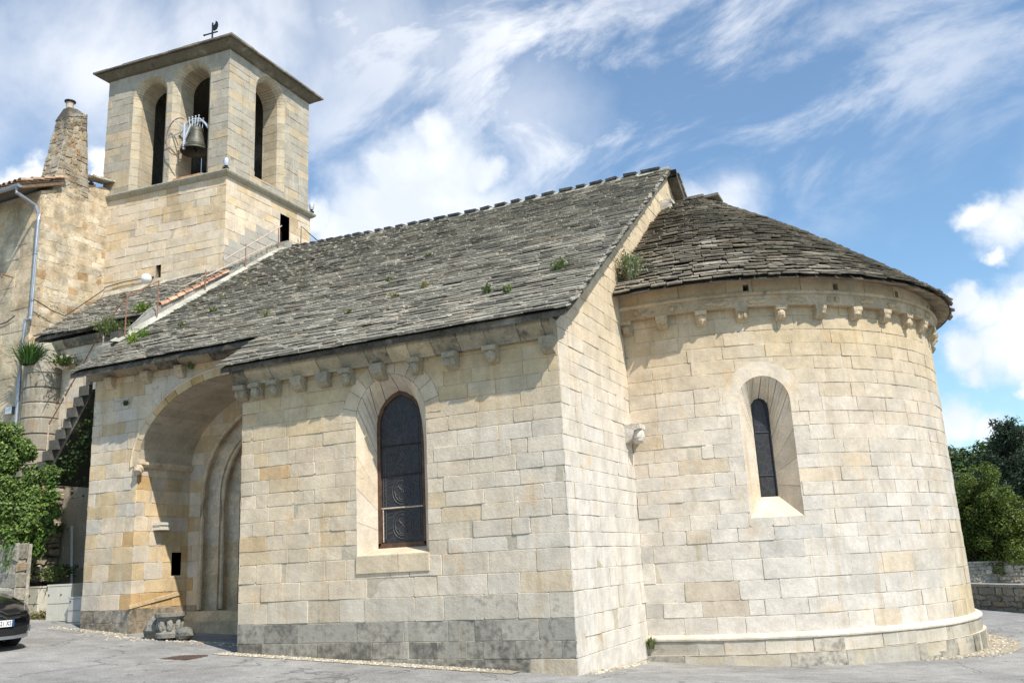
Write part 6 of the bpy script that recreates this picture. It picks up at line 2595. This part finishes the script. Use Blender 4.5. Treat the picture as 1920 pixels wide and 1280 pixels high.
g = Acc()
loft(g, [(0.0, sec(0.74, 0.24, 0.50, 0.66)), (-0.05, sec(0.82, 0.20, 0.56, 0.74)), (-0.18, sec(0.87, 0.19, 0.62, 0.83)), (-0.45, sec(0.895, 0.19, 0.70, 0.92)), (-0.9, sec(0.90, 0.19, 0.76, 1.0)), (-1.25, sec(0.90, 0.19, 0.80, 1.05)),
         (-2.0, sec(0.90, 0.20, 0.86, 1.0)), (-3.2, sec(0.90, 0.22, 0.90, 1.02)), (-3.9, sec(0.86, 0.26, 0.92, 1.05)), (-4.2, sec(0.78, 0.32, 0.85, 0.98))])
car_part(g, 'body', M['paint'])
g = Acc()


def csec(w, zb, zt):
    return [(0.0, zb), (w, zb), (w * 0.93, lerp(zb, zt, 0.5)), (w * 0.80, lerp(zb, zt, 0.93)), (w * 0.5, zt), (0.0, zt + 0.01)]


loft(g, [(-1.12, csec(0.80, 0.98, 1.04)), (-1.5, csec(0.82, 0.98, 1.26)), (-1.95, csec(0.82, 0.98, 1.46)), (-2.7, csec(0.82, 0.98, 1.50)), (-3.4, csec(0.80, 1.0, 1.44)), (-3.95, csec(0.76, 1.0, 1.10))])
car_part(g, 'windows', M['carglass'])
g = Acc()
loft(g, [(-1.9, [(0, 1.44), (0.64, 1.42), (0.60, 1.475), (0, 1.49)]), (-2.7, [(0, 1.48), (0.66, 1.46), (0.62, 1.515), (0, 1.53)]), (-3.5, [(0, 1.40), (0.62, 1.39), (0.58, 1.445), (0, 1.46)])])
car_part(g, 'roof', M['paint'])
for (x, s) in ((-0.78, 1), (-0.78, -1), (-3.38, 1), (-3.38, -1)):
    g = Acc()
    My = Matrix.Rotation(R(90), 4, 'X')
    g.lathe([(0.20, -0.10), (0.29, -0.105), (0.315, -0.07), (0.315, 0.07), (0.29, 0.105), (0.20, 0.10)], (x, s * 0.79, 0.315), n=28, M=My)
    w_ = car_part(g, 'wheel', M['rubber'])
    g = Acc()
    g.lathe([(0.0, -s * 0.07), (0.06, -s * 0.09), (0.18, -s * 0.06), (0.205, -s * 0.10), (0.205, s * 0.05), (0.0, s * 0.05)], (x, s * 0.79, 0.315), n=20, M=My)
    car_part(g, 'rim', M['galv'], True, w_)


def front_x(y_, z_):
    """approximate nose surface"""
    return -0.30 * (abs(y_) / 0.9) ** 3


def nose_patch(acc, poly, d0, d1, x0=0.0, slope=0.0):
    prism(acc, poly, lambda u, v, d: (x0 + d - 0.30 * (abs(u) / 0.9) ** 3 - slope * max(0, v - 0.52), u, v), d0, d1, (0, 0, 0))


def strip(pts, w):
    up_ = [(y_, z_ + w / 2) for y_, z_ in pts]
    dn = [(y_, z_ - w / 2) for y_, z_ in pts]
    return [[dn[i], dn[i + 1], up_[i + 1], up_[i]] for i in range(len(pts) - 1)]


g = Acc()
for q in strip([(-0.60, 0.625), (-0.45, 0.62), (-0.2, 0.61), (0.0, 0.61), (0.2, 0.61), (0.45, 0.62), (0.60, 0.625)], 0.12):
    nose_patch(g, q, -0.10, 0.022, 0.0, 0.12)
for q in strip([(-0.62, 0.36), (-0.3, 0.34), (0.0, 0.34), (0.3, 0.34), (0.62, 0.36)], 0.13):
    nose_patch(g, q, -0.06, 0.030)
car_part(g, 'grille', M['blacktrim'], False)
g = Acc()
for q in strip([(-0.66, 0.265), (-0.3, 0.255), (0.0, 0.255), (0.3, 0.255), (0.66, 0.265)], 0.07):
    nose_patch(g, q, -0.06, 0.028)
car_part(g, 'bumper_lip', M['zinc'], False)
g = Acc()
for dz in (0.0, -0.075):
    for q in strip([(-0.60, 0.665 + dz), (-0.40, 0.655 + dz), (-0.14, 0.635 + dz), (0.0, 0.705 + dz), (0.14, 0.635 + dz), (0.40, 0.655 + dz), (0.60, 0.665 + dz)], 0.022):
        nose_patch(g, q, -0.02, 0.045, 0.0, 0.12)
car_part(g, 'chrome_chevrons', M['chrome'], False)
for s in (-1, 1):
    g = Acc()
    q = [(s * 0.56, 0.70), (s * 0.80, 0.66), (s * 0.83, 0.74), (s * 0.78, 0.82), (s * 0.60, 0.745)]
    if s < 0:
        q = q[::-1]
    prism(g, q, lambda u, v, d: (0.03 + d - 0.40 * (abs(u) / 0.9) ** 3 - 0.9 * max(0, v - 0.62), u, v), -0.1, 0.03, (0, 0, 0))
    car_part(g, 'headlight', M['lens'], False)
    g = Acc()
    q = [(s * 0.60, 0.30), (s * 0.74, 0.31), (s * 0.75, 0.42), (s * 0.70, 0.43), (s * 0.66, 0.34)]
    if s < 0:
        q = q[::-1]
    nose_patch(g, q, -0.05, 0.03)
    car_part(g, 'fog_light_trim', M['chrome'], False)
g = Acc()
g.box(0.02, 0.052, -0.26, 0.26, 0.435, 0.545)
pl_ = car_part(g, 'number_plate', M['plate'], False)
for (y0, y1) in ((0.215, 0.26), (-0.26, -0.215)):
    g = Acc()
    g.box(0.052, 0.054, y0, y1, 0.435, 0.545)
    car_part(g, 'blue_band', M['plateblue'], False, pl_)
cu = bpy.data.curves.new('plate_text', 'FONT')
cu.body = 'AA 121 XS'
cu.align_x = 'CENTER'
cu.align_y = 'CENTER'
cu.size = 0.105
cu.extrude = 0.001
tmp = bpy.data.objects.new('plate_text_tmp', cu)
COL.objects.link(tmp)
dg = bpy.context.evaluated_depsgraph_get()
me = bpy.data.meshes.new_from_object(tmp.evaluated_get(dg))
bpy.data.objects.remove(tmp)
# lay the lettering on the plate: text x -> car +y (seen from the front), text y -> car +z
xs = [v.co.x for v in me.vertices]
sx = 0.40 / (max(xs) - min(xs))
for v in me.vertices:
    v.co = Vector((0.0545 + v.co.z, v.co.x * sx, 0.490 + v.co.y))
me.materials.clear()
me.materials.append(M['platetext'])
o_ = bpy.data.objects.new('plate_lettering', me)
COL.objects.link(o_)
o_.parent = pl_
